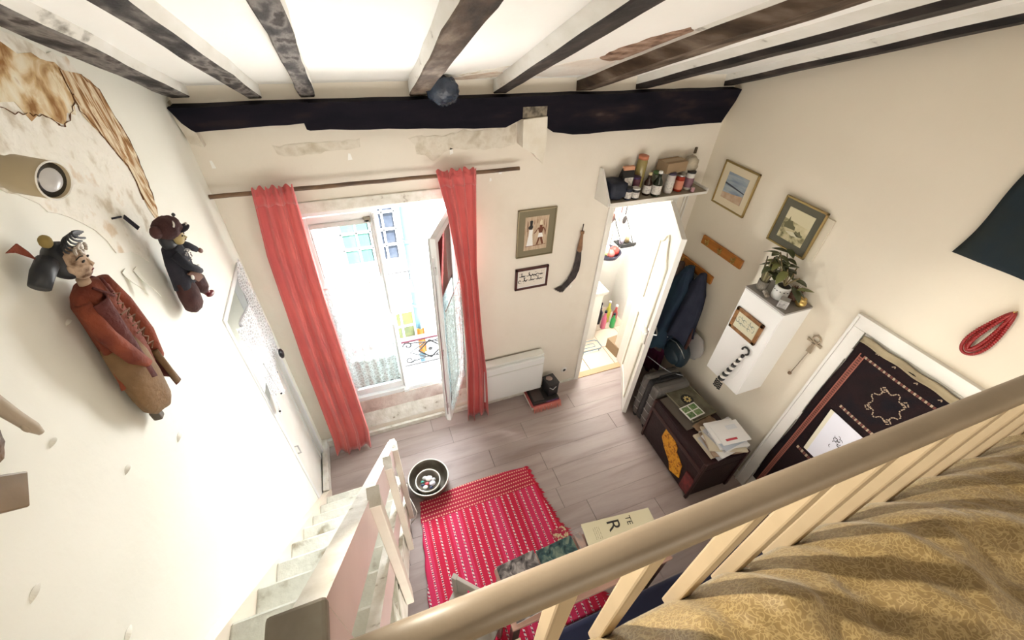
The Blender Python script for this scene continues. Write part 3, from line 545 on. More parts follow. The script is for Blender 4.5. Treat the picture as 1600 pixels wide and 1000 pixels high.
bed = thing('bed', 'low loft bed under a wrinkled gold damask duvet behind the railing', 'bed', (2.1, -3.3, 2.03))
MB().b2((1.02, -4.3, 2.035), (3.30, -2.50, 2.14), 0.03).build('mattress', mat('navy_mattress', (0.02, 0.03, 0.08), 0.8), bed)
dm = mat('gold_damask', (0.42, 0.30, 0.13), 0.55, sheen=0.2, bump=0.25, bs=120)
N = dm.node_tree.nodes; L = dm.node_tree.links; g = G(dm); t = N.new('ShaderNodeTexCoord')
nz = N.new('ShaderNodeTexNoise'); nz.inputs['Scale'].default_value = 24; nz.inputs['Detail'].default_value = 2; L.new(t.outputs['Object'], nz.inputs['Vector'])
vm = N.new('ShaderNodeVectorMath'); vm.operation = 'MULTIPLY_ADD'; L.new(nz.outputs['Color'], vm.inputs[0]); vm.inputs[1].default_value = (0.10, 0.10, 0.10); L.new(t.outputs['Object'], vm.inputs[2])
vo = N.new('ShaderNodeTexVoronoi'); vo.feature = 'DISTANCE_TO_EDGE'; vo.inputs['Scale'].default_value = 62; L.new(vm.outputs[0], vo.inputs['Vector'])
mr = N.new('ShaderNodeMapRange'); mr.inputs[1].default_value = 0.02; mr.inputs[2].default_value = 0.13; L.new(vo.outputs['Distance'], mr.inputs[0])
g.out(g.mix(mr.outputs[0], (0.35, 0.255, 0.11), (0.215, 0.14, 0.048)))
def duv(u, v):
    x = 0.90 + 2.46 * u; y = -2.352 - 2.05 * v
    e = min((u) / 0.05, 1.0, v / 0.062); e = max(0, min(1, e)); ez = 1 - (1 - e) ** 2
    n1 = noise.noise(V((x * 2.3, y * 2.6, 1.7))); n2 = noise.noise(V((x * 6 + 2 * y, y * 4.5, 4.1))); n3 = abs(noise.noise(V((x * 5.2 - 3 * y, y * 3 + x, 8.3))))
    n4 = abs(noise.noise(V((x * 13, y * 9 + 3 * x, 2.3))))
    pl = 0.016 * sin((x - 0.9) * 31 + 6 * y) * math.exp(-v * 9) - 0.030 * abs(noise.noise(V((x * 4 + y * 6, y * 2 - x, 5.5)))) * math.exp(-((v - .2) * 4) ** 2) - 0.010 * abs(noise.noise(V((x * 22 + y * 9, y * 17, 7.1)))) * math.exp(-v * 3)
    pk = sum(math.exp(-((x - q) / 0.035) ** 2) for q in (1.06, 1.285, 1.45, 1.64, 1.83, 2.03, 2.23, 2.43)) * math.exp(-v * 16)
    z = 2.14 - 0.03 * pk + 0.165 * ez + (0.045 * n1 + 0.036 * n2 - 0.085 * n3 * math.exp(-((v - .12) * 3) ** 2) - 0.022 * n4 + pl) * (0.4 + 0.6 * ez) + 0.05 * min(1, v * 4)
    return (x, y - 0.010 * ez * noise.noise(V((x * 7, 0, 1))), z)
MB().grid(duv, 200, 170).build('duvet', dm, bed, smooth=True, thick=0.012)

# ---------------------------------------------------------------- striped red rug
ru = thing('striped_rug', 'bright red flat woven rug with white dashed stripes on the floor', 'rug', (1.15, -1.4, 0.0))
rm = mat('red_striped_weave', (0.72, 0.01, 0.06), 0.9, bump=0.2, bs=200); g = G(rm); x, y, z = g.xyz()
s = g.op('MULTIPLY', x, 18.5); f = g.op('FRACT', s); band = g.op('FLOOR', s)
line = g.op('LESS_THAN', g.op('ABSOLUTE', g.op('SUBTRACT', f, 0.5)), 0.125)
ph = g.op('MULTIPLY', band, 1.7); zig = g.op('SINE', g.op('ADD', g.op('MULTIPLY', y, 260), g.op('ADD', ph, g.op('MULTIPLY', g.op('SUBTRACT', f, 0.5), 9))))
mot = g.op('GREATER_THAN', zig, -0.35)
par = g.op('GREATER_THAN', g.op('SINE', g.op('MULTIPLY', band, 2.4)), -0.2)
mot2 = g.op('GREATER_THAN', g.op('SINE', g.op('MULTIPLY', y, 420)), 0.1); wm = g.op('MULTIPLY', line, g.op('MAXIMUM', g.op('MULTIPLY', mot, par), g.op('MULTIPLY', mot2, g.op('SUBTRACT', 1.0, par))))
core = g.op('LESS_THAN', g.op('ABSOLUTE', g.op('SUBTRACT', f, 0.5)), 0.055); cd = g.op('MULTIPLY', core, g.op('GREATER_THAN', g.op('SINE', g.op('ADD', g.op('MULTIPLY', y, 190), ph)), 0.3))
body = g.mix(cd, g.mix(wm, g.mix(g.op('GREATER_THAN', g.op('SINE', g.op('MULTIPLY', band, 1.1)), 0.3), (0.56, 0.008, 0.05), (0.62, 0.025, 0.10)), (0.78, 0.62, 0.60)), (0.09, 0.02, 0.05))
hb = g.op('FRACT', g.op('MULTIPLY', y, 33)); hl = g.op('MULTIPLY', g.op('LESS_THAN', g.op('ABSOLUTE', g.op('SUBTRACT', hb, 0.5)), 0.17), g.op('GREATER_THAN', g.op('SINE', g.op('ADD', g.op('MULTIPLY', x, 300), g.op('MULTIPLY', g.op('FLOOR', g.op('MULTIPLY', y, 33)), 2.2))), -0.1))
head = g.mix(hl, (0.42, 0.01, 0.045), (0.78, 0.42, 0.30))
g.out(g.mix(g.op('GREATER_THAN', y, 0.425), body, head))
def rugf(u, v):
    xl = 0.70 - 0.12 * v; xr = 1.62 + 0.15 * v; x = xl + (xr - xl) * u; y = -0.80 + 0.03 * sin(u * 3) * (1 - v) - 1.15 * v
    return (x + 0.004 * sin(v * 40), y, 0.011 + 0.006 * max(0, noise.noise(V((x * 5, y * 5, 0)))) + 0.006 * max(0, sin(x * 5 + y * 14)) * (u > .75))
MB().grid(rugf, 70, 70).build('woven_field', rm, ru, smooth=True, thick=0.006)
b = MB(); r = random.Random(5)
for i in range(130):
    v = i / 130; p = V(rugf(1.0, v)); l = r.uniform(0.02, 0.045) * (1.6 if v > .5 else 1); b.add([p + V((-.004, .006, 0)), p + V((-.004, -.006, 0)), p + V((l, r.uniform(-.012, .004), -0.004)), p + V((l * .5, .004, .004))], [(0, 1, 2), (0, 2, 3)])
b.build('fringe', mat('red_fringe', (0.60, 0.02, 0.06), 0.9), ru, kind='stuff', thick=0.002)
tg = MB().box((1.665, -1.41, 0.022), (0.12, 0.09, 0.006), 0.15).build('woven_corner', mat('patterned_corner', (0.40, 0.02, 0.06), 0.9, (0.6, 0.5, 0.3), 60, (0.5, 0.55)), ru)

# ---------------------------------------------------------------- bowls
def bowl(name, c, R_, h, m_, lab, loc, rim=None):
    t = thing(name, lab, 'bowl', loc)
    MB().lathe(c, [(R_ * 0.80, 0), (R_ * 0.93, h * 0.3), (R_ * 0.99, h * 0.75), (R_, h), (R_ * 0.955, h), (R_ * 0.93, h * 0.72), (R_ * 0.86, h * 0.3), (R_ * 0.72, 0.012)], 48).build('body', m_, t, smooth=True)
    MB().rings([[(c[0] + (R_ * 0.975 + 0.005 * cos(b_)) * cos(a), c[1] + (R_ * 0.975 + 0.005 * cos(b_)) * sin(a), c[2] + h + 0.004 * sin(b_)) for b_ in [2 * pi * k / 8 for k in range(8)]] for a in [2 * pi * i / 48 for i in range(49)]], cap=False).build('rim', rim or steel, t, smooth=True)
    return t
bowl_m = mat('dark_bronze_bowl', (0.10, 0.085, 0.065), 0.45, (0.16, 0.14, 0.11), 12, metal=0.3); rim_m = mat('pale_rim', (0.72, 0.68, 0.60), 0.4)
bowl('basin', (0.81, -0.665, 0.001), 0.165, 0.115, bowl_m, 'wide dark metal basin with pale rim standing beside the stair railing', (0.81, -0.665, 0), rim_m)
bowl('inner_bowl', (0.80, -0.685, 0.016), 0.100, 0.085, mat('grey_bowl', (0.30, 0.27, 0.22), 0.45, (0.22, 0.2, 0.17), 9), 'smaller grey bowl nested inside the wide basin', (0.80, -0.685, 0.016), rim_m)
cols = dict(white=(0.85, 0.84, 0.8), red=(0.6, 0.08, 0.1), green=(0.05, 0.35, 0.28), navy=(0.02, 0.03, 0.09), grey=(0.45, 0.44, 0.44), lilac=(0.62, 0.6, 0.68))
for dx, dy, s, c, w_ in ((0.012, 0.028, 0.030, 'white', 'largest, oval, in the middle'), (-0.012, -0.008, 0.018, 'red', 'round, beside the big white one'), (-0.03, -0.035, 0.020, 'white', 'small, near the bowl front rim'), (0.03, -0.022, 0.026, 'lilac', 'flat, on the right'), (-0.045, 0.02, 0.013, 'green', 'tiny, by the left rim'), (-0.02, 0.045, 0.022, 'grey', 'flat, by the far rim'), (0.045, 0.01, 0.020, 'grey', 'round, by the right rim'), (-0.048, -0.008, 0.013, 'navy', 'tiny, by the left rim'), (0.012, -0.050, 0.015, 'navy', 'small, by the front rim')):
    tag(MB().ball((0.80 + dx, -0.685 + dy, 0.060 + s * 0.5), (s, s * 0.8, s * 0.55), 12, 8).build('pebble', mat('pebble_' + c, cols[c], 0.3), smooth=True), '%s polished stone in the nested bowl, %s' % (c, w_), 'stone', 'polished stones in the bowl')

# ---------------------------------------------------------------- radiator
rd = thing('radiator', 'white flat panel heater on the wall under the pictures', 'radiator', (1.78, -0.06, 0.15))
MB().b2((1.47, -0.115, 0.15), (2.065, -0.02, 0.585), 0.008).build('body', mat('heater_white', (0.76, 0.77, 0.76), 0.35), rd)
MB().add([(1.50, -0.118, 0.50), (2.055, -0.118, 0.50), (2.055, -0.09, 0.605), (1.50, -0.09, 0.605), (1.50, -0.03, 0.605), (2.055, -0.03, 0.605), (1.50, -0.03, 0.5), (2.055, -0.03, 0.5)], [(0, 1, 2, 3), (3, 2, 5, 4), (0, 3, 4, 6), (1, 7, 5, 2)]).build('grille_hood', mat('heater_grey', (0.58, 0.59, 0.55), 0.4), rd)
MB().b2((1.47, -0.10, 0.60), (2.065, -0.025, 0.622), 0.004).build('top_cap', mat('heater_white2', (0.72, 0.72, 0.68), 0.35), rd)

# books and box by the radiator
yb = [(0.0, 0.035, (2.03, -0.155), (0.30, 0.22), 0.10, 'paper', 'thick book with pink page edges at the bottom of the stack'), (0.037, 0.028, (2.05, -0.145), (0.27, 0.20), 0.22, 'black', 'black notebook on top of the thick book')]
tb = thing('book', 'thick pale book with a pink fringed cloth under it, by the radiator', 'book', (2.07, -0.15, 0), -0.0, 'pile beside the radiator')
MB().b2((1.92, -0.25, 0.005), (2.22, -0.03, 0.055), 0.003).build('pages', mat('pale_page_edge', (0.78, 0.72, 0.64), 0.8), tb)
MB().b2((1.915, -0.255, 0.055), (2.225, -0.03, 0.062)).build('cover', mat('rose_cover', (0.45, 0.10, 0.10), 0.7), tb)
b = MB(); r = random.Random(9)
for i in range(60):
    x = 1.93 + 0.30 * i / 60; b.add([(x, -0.253, 0.06), (x + 0.008, -0.253, 0.06), (x + r.uniform(-.008, .012), -0.285 - r.random() * .012, 0.005), (x, -0.28, 0.03)], [(0, 1, 2), (0, 2, 3)])
b.build('fringe', mat('pink_fringe', (0.66, 0.24, 0.20), 0.9), tb, kind='stuff', thick=0.002)
nbk = thing('notebook', 'black notebook with purple edge lying on the book by the radiator', 'notebook', (2.07, -0.15, 0.062), 0, 'pile beside the radiator')
MB().b2((1.935, -0.245, 0.063), (2.215, -0.04, 0.095), 0.004).build('cover', mat('black_leather', (0.02, 0.016, 0.016), 0.4), nbk); MB().b2((1.95, -0.22, 0.0952), (2.06, -0.06, 0.100), 0.002).build('panel', mat('brown_panel', (0.07, 0.05, 0.045), 0.5), nbk)
b = MB()
for i in range(9): b.box((2.08 + i * 0.014, -0.2465, 0.080), (0.007, 0.002, 0.012))
b.build('purple_squares', mat('purple_marks', (0.30, 0.12, 0.40), 0.6), nbk)
bx = thing('black_box', 'black lidded box standing on the notebook by the radiator', 'box', (2.15, -0.13, 0.1), 0, 'pile beside the radiator')
MB().box((2.155, -0.135, 0.175), (0.115, 0.13, 0.15), 0.12, 0.005).build('body', black, bx); MB().box((2.155, -0.135, 0.258), (0.12, 0.135, 0.014), 0.12, 0.003).build('lid', mat('charcoal', (0.03, 0.028, 0.03), 0.5), bx)
MB().ball((2.14, -0.12, 0.268), (0.035, 0.03, 0.012), 12, 6, None, lambda d: 1 + .3 * noise.noise(d * 3)).build('crumpled_top', mat('grey_brown_cloth', (0.30, 0.22, 0.19), 0.8), bx, smooth=True)
MB().tube([(2.11, -0.205, 0.23), (2.14, -0.225, 0.215), (2.18, -0.213, 0.235)], 0.004, 6).build('handle', steel, bx)

# ---------------------------------------------------------------- trunk, suitcase
tr = thing('trunk', 'dark maroon travelling trunk with an orange sticker standing along the right wall', 'trunk', (3.07, -1.13, 0))
tm = ramp_mat('maroon_trunk', [(0.3, (0.012, 0.004, 0.006)), (0.6, (0.024, 0.008, 0.009)), (0.8, (0.055, 0.020, 0.016))], 5, 0.4, 0.2, 40)
Mt = Matrix.Translation((2.80, -0.84, 0)) @ Matrix.Rotation(-0.03, 4, 'Z')
def TB(a, c, bev, name, m_, par=tr):
    b = MB(); b.M = Mt; b.b2(a, c, bev); return b.build(name, m_, par)
TB((0.02, -0.66, 0.02), (0.44, 0.0, 0.40), 0.008, 'body', tm); TB((0.015, -0.665, 0.403), (0.445, 0.005, 0.51), 0.010, 'lid', tm)
metal_t = mat('trunk_edge', (0.05, 0.02, 0.018), 0.35, metal=0.3)
for a, c in (((0.01, -0.67, 0.0), (0.035, -0.645, 0.51)), ((0.01, -0.015, 0.0), (0.035, 0.01, 0.51)), ((0.42, -0.67, 0.0), (0.45, -0.645, 0.51)), ((0.008, -0.67, 0.385), (0.02, 0.01, 0.425))): TB(a, c, 0.004, 'edge_strip', metal_t)
b = MB(); b.M = Mt; b.prism([(-0.22, 0.38), (-0.30, 0.40), (-0.39, 0.345), (-0.40, 0.30), (-0.50, 0.24), (-0.53, 0.10), (-0.42, 0.05), (-0.38, 0.12), (-0.28, 0.19), (-0.21, 0.26)], 'x', 0.013, 0.020)
stk = b.build('sticker', ramp_mat('orange_sticker', [(0.38, (0.30, 0.09, 0.01)), (0.47, (0.66, 0.28, 0.02)), (0.6, (0.74, 0.36, 0.03))], 26, 0.5, 0.0, 10, detail=4, dist=1.5), tr)
TB((0.009, -0.655, 0.05), (0.0185, -0.56, 0.26), 0, 'worn_red_patch', mat('scuffed_red', (0.22, 0.03, 0.03), 0.6, (0.08, 0.02, 0.02), 20))
sc = thing('suitcase', 'grey ribbed hard-shell suitcase standing between the door leaf and the trunk', 'suitcase', (3.0, -0.68, 0))
sg = mat('grey_shell', (0.095, 0.085, 0.08), 0.4, (0.12, 0.11, 0.10), 4)
Ms = Matrix.Translation((2.845, -0.57, 0)) @ Matrix.Rotation(-0.02, 4, 'Z')
def SB(a, c, bev, name, m_):
    b = MB(); b.M = Ms; b.b2(a, c, bev); return b.build(name, m_, sc)
SB((0.0, -0.25, 0.05), (0.36, -0.145, 0.58), 0.035, 'front_shell', sg); SB((0.0, -0.10, 0.05), (0.36, -0.01, 0.58), 0.035, 'back_shell', sg); SB((0.004, -0.155, 0.055), (0.355, -0.09, 0.575), 0.02, 'zip_band', black)
for z in (0.15, 0.25, 0.35, 0.45): SB((-0.003, -0.235, z), (0.01, -0.16, z + 0.006), 0.001, 'rib', steel)
for z in (0.15, 0.25, 0.35, 0.45): SB((-0.003, -0.09, z), (0.01, -0.02, z + 0.006), 0.001, 'rib', mat('rib_grey', (0.3, 0.28, 0.26), .4))
for x in (0.04, 0.32):
    for y in (-0.21, -0.05): b = MB(); b.M = Ms; b.lathe((x, y, 0.027), [(0.025, -0.012), (0.026, 0.0), (0.025, 0.012)], 14, 'X'); b.build('wheel', black, sc)
b = MB(); b.M = Ms; b.tube([(0.10, -0.12, 0.575), (0.10, -0.12, 0.61), (0.26, -0.12, 0.61), (0.26, -0.12, 0.575)], 0.010, 8); b.build('handle', black, sc)

# on the trunk
tz = 0.512
def slab_thing(name, lab, cat, c, d_, rz, m_c, m_p=None, group=None, h=None):
    t = thing(name, lab, cat, c, rz, group); X, Y, H = d_
    if m_p:
        MB().box((0.003, 0, H / 2), (X - 0.008, Y - 0.006, H - 0.004)).build('pages', m_p, t, local=True)
        MB().box((0, 0, H - 0.001), (X, Y, 0.002)).build('cover', m_c, t, local=True); MB().box((0, 0, 0.001), (X, Y, 0.002)).build('back_cover', m_c, t, local=True)
    else: MB().box((0, 0, H / 2), (X, Y, H), None, min(0.002, H / 3)).build('body', m_c, t, local=True)
    return t
olive = mat('olive_print', (0.10, 0.09, 0.045), 0.4, (0.22, 0.20, 0.12), 20)
gt = slab_thing('album', 'large dark record album lying under the floral tray on the trunk', 'album', (2.985, -1.02, tz), (0.26, 0.34, 0.008), 0.05, mat('dark_album', (0.10, 0.085, 0.07), 0.4), paper, 'things lying on the trunk')
ty = thing('tin_tray', 'dark tin tray with a gold flower motif lying on the trunk', 'tray', (3.075, -0.97, tz + 0.010), 0.08, 'things lying on the trunk')
b = MB(); b.box((0, 0, 0.006), (0.27, 0.36, 0.012), None, 0.005); b.build('plate', mat('dark_olive_tin', (0.06, 0.055, 0.035), 0.35, (0.13, 0.12, 0.08), 14), ty, local=True)
b = MB(); b.tube([(-0.13, -0.175, 0.014), (0.13, -0.175, 0.014), (0.13, 0.175, 0.014), (-0.13, 0.175, 0.014), (-0.13, -0.175, 0.014)], 0.004, 6); b.build('rim', mat('tarnished_rim', (0.24, 0.21, 0.14), 0.35, metal=0.5), ty, local=True)
b = MB(); b.lathe((-0.005, 0.03, 0.012), [(0.055, 0.0), (0.055, 0.002), (0.0, 0.003)], 20); b.build('black_medallion', black, ty, local=True)
for k in range(8): a = k * pi / 4; b = MB(); b.ball((-0.005 + 0.024 * cos(a), 0.03 + 0.024 * sin(a), 0.016), (0.013, 0.008, 0.003), 8, 5, Matrix.Rotation(a, 3, 'Z')); b.build('petal', mat('gold_petal', (0.62, 0.50, 0.20), 0.5), ty, local=True)
mg = thing('magazine', 'green illustrated booklet lying on the tin tray on the trunk', 'magazine', (3.02, -1.06, tz + 0.024), 0.10, 'things lying on the trunk')
MB().box((0, 0, 0.003), (0.17, 0.13, 0.006)).build('pages', paper, mg, local=True)
for i in range(2):
    for j in range(2): MB().box((-0.04 + i * 0.08, -0.03 + j * 0.06, 0.0065), (0.068, 0.05, 0.001)).build('picture_panel', mat('green_panel_%d%d' % (i, j), (0.06, 0.14 + .03 * i, 0.05), 0.5, (0.25, 0.35, 0.16), 50), mg, local=True)
sk = tag(MB().grid(lambda u, v: (2.93 + 0.22 * u + 0.03 * v, -1.18 - 0.13 * v + 0.05 * u, tz + 0.006 + 0.018 * abs(noise.noise(V((u * 4, v * 4, 3)))) + 0.01 * sin(u * 9) ** 2), 16, 12).build('folded_cloth', mat('tan_cloth', (0.30, 0.20, 0.12), 0.9, (0.18, 0.12, 0.08), 10), smooth=True, thick=0.004), 'crumpled tan cloth between the tray and the papers on the trunk', 'cloth', 'things lying on the trunk')
names = [('cream', 0.014), ('grey', 0.010), ('white', 0.012), ('brown', 0.010), ('white', 0.010), ('cream', 0.014), ('grey', 0.012), ('white', 0.012), ('white', 0.009), ('blue', 0.009), ('white', 0.012), ('white', 0.008)]
pc = dict(cream=(0.62, 0.55, 0.42), grey=(0.50, 0.50, 0.52), white=(0.78, 0.77, 0.76), brown=(0.34, 0.24, 0.17), blue=(0.50, 0.55, 0.62)); z = tz; r = random.Random(21)
words = ['lowest of the paper pile', 'second from the bottom of the paper pile', 'third from the bottom of the paper pile', 'fourth from the bottom of the paper pile', 'fifth from the bottom of the paper pile', 'sixth from the bottom of the paper pile', 'sixth from the top of the paper pile', 'fifth from the top of the paper pile', 'fourth from the top of the paper pile', 'third from the top of the paper pile', 'just under the top letter of the pile', 'top of the paper pile, with a red corner']
for k, (c, h) in enumerate(names):
    sx, sy = (0.30, 0.22) if k < 7 else (0.25, 0.19)
    t = slab_thing('envelope' if k > 5 else 'folder', '%s %s on the trunk, %s' % (c, 'letter' if k > 5 else 'paper folder', words[k]), 'letter' if k > 5 else 'folder', (3.04 + r.uniform(-.025, .03) + 0.003 * k, -1.37 + r.uniform(-.03, .02), z), (sx, sy, h), r.uniform(-.4, .2), mat('sheet_%d' % k, pc[c], 0.8), mat('sheet_edge_%d' % k, tuple(q * .85 for q in pc[c]), 0.9), 'paper pile on the trunk'); z += h + 0.0005
MB().box((-0.03, -0.06, h + 0.0008), (0.10, 0.018, 0.001)).build('red_strip', mat('red_print', (0.5, 0.06, 0.08), 0.6), t, local=True, label='red printed strip')
MB().box((0.04, 0.04, h + 0.0008), (0.09, 0.04, 0.001)).build('address_window', mat('pale_window', (0.66, 0.68, 0.72), 0.4), t, local=True)

# ---------------------------------------------------------------- coats, hooks
def rack(z, y0, y1, lab, knobs):
    t = thing('coat_rack', lab, 'coat rack', (W, (y0 + y1) / 2, z), RW, 'wooden coat racks on the right wall'); n = (y0 - y1)
    MB().box((0, -0.010, 0), (n, 0.020, 0.075), None, 0.004).build('board', wood_o, t, local=True)
    for k in range(knobs):
        x = -n / 2 + n * (k + 0.5) / knobs; b = MB(); b.tube([(x, -0.02, 0.015), (x, -0.05, 0.008), (x, -0.06, 0.03)], 0.006, 8); b.tube([(x, -0.02, -0.01), (x, -0.04, -0.02), (x, -0.045, -0.005)], 0.005, 8); b.box((x, -0.0215, 0), (0.018, 0.003, 0.05), None, 0.001); b.build('hook', brass, t, local=True)
    return t
rack(1.69, -0.225, -0.66, 'upper orange wooden coat rack on the right wall, empty', 3)
rack(1.42, -0.04, -0.47, 'lower orange wooden coat rack holding the coats behind the door', 3)
def coat(y, z, wd, ln, dp, m_, lab, seed, name='coat', lean=0.0, flare=1.25):
    t = thing(name, lab, 'coat' if name == 'coat' else name.replace('_', ' '), (W - 0.05, y, z - ln), 0, 'clothes hung behind the kitchen door')
    rs = []
    for i in range(15):
        v = i / 14; hw = wd * (0.18 + (0.82 * min(1, v * 3.5)) * (0.75 + (flare - 0.75) * v)) / 2; ring = []
        for j in range(28):
            a = 2 * pi * j / 28; k = 1 + 0.20 * sin(a * 5 + seed + v) * min(1, v * 2) + 0.13 * sin(a * 11 + seed * 2 + v * 3)
            ring.append((min(W - 0.004, W - 0.025 - dp * (0.3 + 0.5 * v) + dp * 0.55 * k * cos(a) * (0.35 + 0.65 * v)), min(-0.012, y + lean * v + hw * k * sin(a)), z - ln * v + 0.015 * sin(a * 3 + seed) * (v > .95)))
        rs.append(ring)
    MB().rings(rs).build('body', m_, t, smooth=True); return t
for a in (dict(y=-0.16, z=1.43, wd=0.26, ln=0.90, dp=0.20, m_=mat('brown_check_cloth', (0.13, 0.085, 0.065), 0.9, (0.07, 0.05, 0.05), 20), lab='brown checked coat deepest behind the kitchen door', seed=1, lean=-0.01),
          dict(y=-0.28, z=1.46, wd=0.30, ln=0.80, dp=0.22, m_=mat('teal_cloth', (0.012, 0.04, 0.065), 0.85, (0.01, 0.02, 0.05), 5, bump=.3, bs=20), lab='long teal and navy coat on the lower rack', seed=2, lean=-0.02),
          dict(y=-0.42, z=1.47, wd=0.22, ln=0.60, dp=0.17, m_=mat('navy_coat_cloth', (0.010, 0.013, 0.035), 0.8, (0.02, 0.025, 0.05), 8, bump=.3, bs=20), lab='dark navy jacket nearest the camera on the lower rack', seed=4, lean=-0.05),
          dict(y=-0.47, z=1.02, wd=0.20, ln=0.30, dp=0.09, m_=mat('plum_cloth', (0.10, 0.025, 0.05), 0.9), lab='plum shopping bag hanging under the navy jacket', seed=5, name='cloth_bag', flare=1.1),
          dict(y=-0.20, z=0.95, wd=0.26, ln=0.72, dp=0.13, m_=mat('burgundy_cloth', (0.09, 0.006, 0.035), 0.9, (0.05, 0.004, 0.04), 5), lab='burgundy garment bag hanging low behind the kitchen door', seed=6, name='garment_bag', flare=1.1)): coat(**a)
bp_ = thing('backpack', 'small dark blue leather backpack hanging above the suitcase', 'backpack', (3.19, -0.56, 0.60), RW)
lb = mat('blue_black_leather', (0.006, 0.017, 0.028), 0.5, (0.009, 0.025, 0.038), 6, bump=.2, bs=40)
MB().ball((0, 0, 0.13), (0.135, 0.070, 0.135), 32, 24, None, lambda d: (0.90 / max(abs(d.x), abs(d.y), abs(d.z)) ** 0.6 if d.z < 0 else 0.90 / max(abs(d.x), abs(d.y)**1.0, (d.x*d.x+d.z*d.z)**.5) ** 0.6) * (1 + .02 * noise.noise(d * 3))).build('body', lb, bp_, smooth=True, local=True)
MB().ball((0, -0.055, 0.09), (0.095, 0.035, 0.075), 16, 10).build('front_pocket', lb, bp_, smooth=True, local=True)
MB().tube([(-0.125, -0.04, 0.17), (-0.08, -0.06, 0.235), (0, -0.065, 0.262), (0.08, -0.06, 0.235), (0.125, -0.04, 0.17)], 0.004, 6).build('zip', steel, bp_, smooth=True, local=True)
for s_ in (-1, 1): MB().tube([(s_ * 0.08, -0.02, 0.24), (s_ * 0.065, 0.0, 0.34), (s_ * 0.03, 0.03, 0.43)], [0.016, 0.016, 0.010], 8, 0.3).build('strap', mat('brown_strap', (0.06, 0.02, 0.015), 0.6), bp_, smooth=True, local=True)
for p in ((-0.13, -0.05, 0.10), (-0.14, -0.04, 0.20)): MB().box(p, (0.03, 0.006, 0.02), 0.5, 0.002).build('buckle', steel, bp_, local=True)
sb = thing('tote_bag', 'pale grey cloth bag hanging behind the blue backpack', 'bag', (3.31, -0.60, 0.68), RW); MB().ball((0, 0, 0.12), (0.12, 0.022, 0.14), 16, 10, None, lambda d: 1 + .15 * noise.noise(d * 2)).build('body', mat('grey_cotton', (0.40, 0.38, 0.36), 0.9), sb, smooth=True, local=True)
wire_ = MB().tube([(2.98, -0.44, 0.62), (3.0, -0.52, 0.62), (3.03, -0.60, 0.61), (3.08, -0.68, 0.60), (3.16, -0.74, 0.60)], 0.0035, 6).build('cord', mat('grey_cord', (0.35, 0.38, 0.42), 0.5), smooth=True); tag(wire_, 'thin grey cord lying over the suitcase top below the backpack', 'cord')

# ---------------------------------------------------------------- framed pictures
def picture(name, lab, cat, loc, rz, w_, h, fw, fm_, mat_m, mb, art, group='framed pictures', tilt=0.0, glass_on=True):
    t = thing(name, lab, cat, loc, rz, group); t.rotation_euler = (0, tilt, rz)
    b = MB(); d = 0.018
    for a, c in (((-w_ / 2, -d, -h / 2), (-w_ / 2 + fw, 0, h / 2)), ((w_ / 2 - fw, -d, -h / 2), (w_ / 2, 0, h / 2)), ((-w_ / 2, -d, h / 2 - fw), (w_ / 2, 0, h / 2)), ((-w_ / 2, -d, -h / 2), (w_ / 2, 0, -h / 2 + fw))): b.b2(a, c, 0.0015)
    b.build('frame', fm_, t, local=True)
    MB().b2((-w_ / 2 + fw, -0.010, -h / 2 + fw), (w_ / 2 - fw, -0.006, h / 2 - fw)).build('mat_board', mat_m, t, local=True)
    iw, ih = w_ - 2 * mb - 2 * fw, h - 2 * mb - 2 * fw
    pr = MB().b2((-iw / 2, -0.0115, -ih / 2), (iw / 2, -0.0100, ih / 2)).build('print', art, t, local=True)
    return t, pr, iw, ih
def flat(pr, name, pts, m_, k=1):
    b = MB(); b.prism(pts, 'y', -0.0115 - 0.0006 * k - 0.0002, -0.0115 - 0.0006 * (k - 1)); return b.build(name, m_, pr, local=True)
def stroke(b, pts, w_, y=-0.0122):
    P = [V((p[0], y, p[1])) for p in pts]
    vs = []
    for i, p in enumerate(P):
        t = (P[min(i + 1, len(P) - 1)] - P[max(i - 1, 0)]).normalized(); n = V((-t.z, 0, t.x)) * w_ * (0.35 + 0.65 * sin(pi * (i + .6) / len(P))) / 2; vs += [p + n, p - n]
    b.add(vs, [(2 * i, 2 * i + 1, 2 * i + 3, 2 * i + 2) for i in range(len(P) - 1)])
def script_lines(pr, w_, h, rows, seed, m_, th=0.004):
    """flowing pen calligraphy: joined bowls, long sweeps, upright strokes and dots"""
    b = MB(); r = random.Random(seed)
    for q in range(rows):
        z0 = h * (0.22 - 0.30 * q) if rows > 1 else 0; x = w_ * 0.42
        while x > -w_ * 0.40:
            kind = r.choice('swudw'); L_ = w_ * r.uniform(0.13, 0.24)
            if kind == 's': stroke(b, [(x - L_ * t, z0 + 0.05 * h - h * 0.16 * sin(pi * t) + h * 0.10 * t) for t in [i / 9 for i in range(10)]], th * 1.4)
            elif kind == 'w': stroke(b, [(x - L_ * t, z0 + h * 0.04 * sin(t * 3 * 2 * pi) - h * .03) for t in [i / 14 for i in range(15)]], th)
            elif kind == 'u': stroke(b, [(x - L_ * 0.1, z0 + h * 0.20), (x - L_ * .12, z0), (x - L_ * .3, z0 - h * .05), (x - L_ * .6, z0 - h * 0.02)], th)
            else: stroke(b, [(x - L_ * .5 + L_ * .3 * cos(a), z0 - h * .06 + h * .09 * sin(a)) for a in [i * 0.5 for i in range(11)]], th)
            for _ in range(r.randrange(0, 3)):
                dx, dz = x - L_ * r.random(), z0 + h * r.choice((0.14, 0.17, -0.16)); s_ = th * .45; b.add([(dx - s_, -.0122, dz), (dx, -.0122, dz + s_), (dx + s_, -.0122, dz), (dx, -.0122, dz - s_)], [(0, 1, 2, 3)])
            x -= L_ * 0.72
    return b.build('calligraphy', m_, pr, local=True)
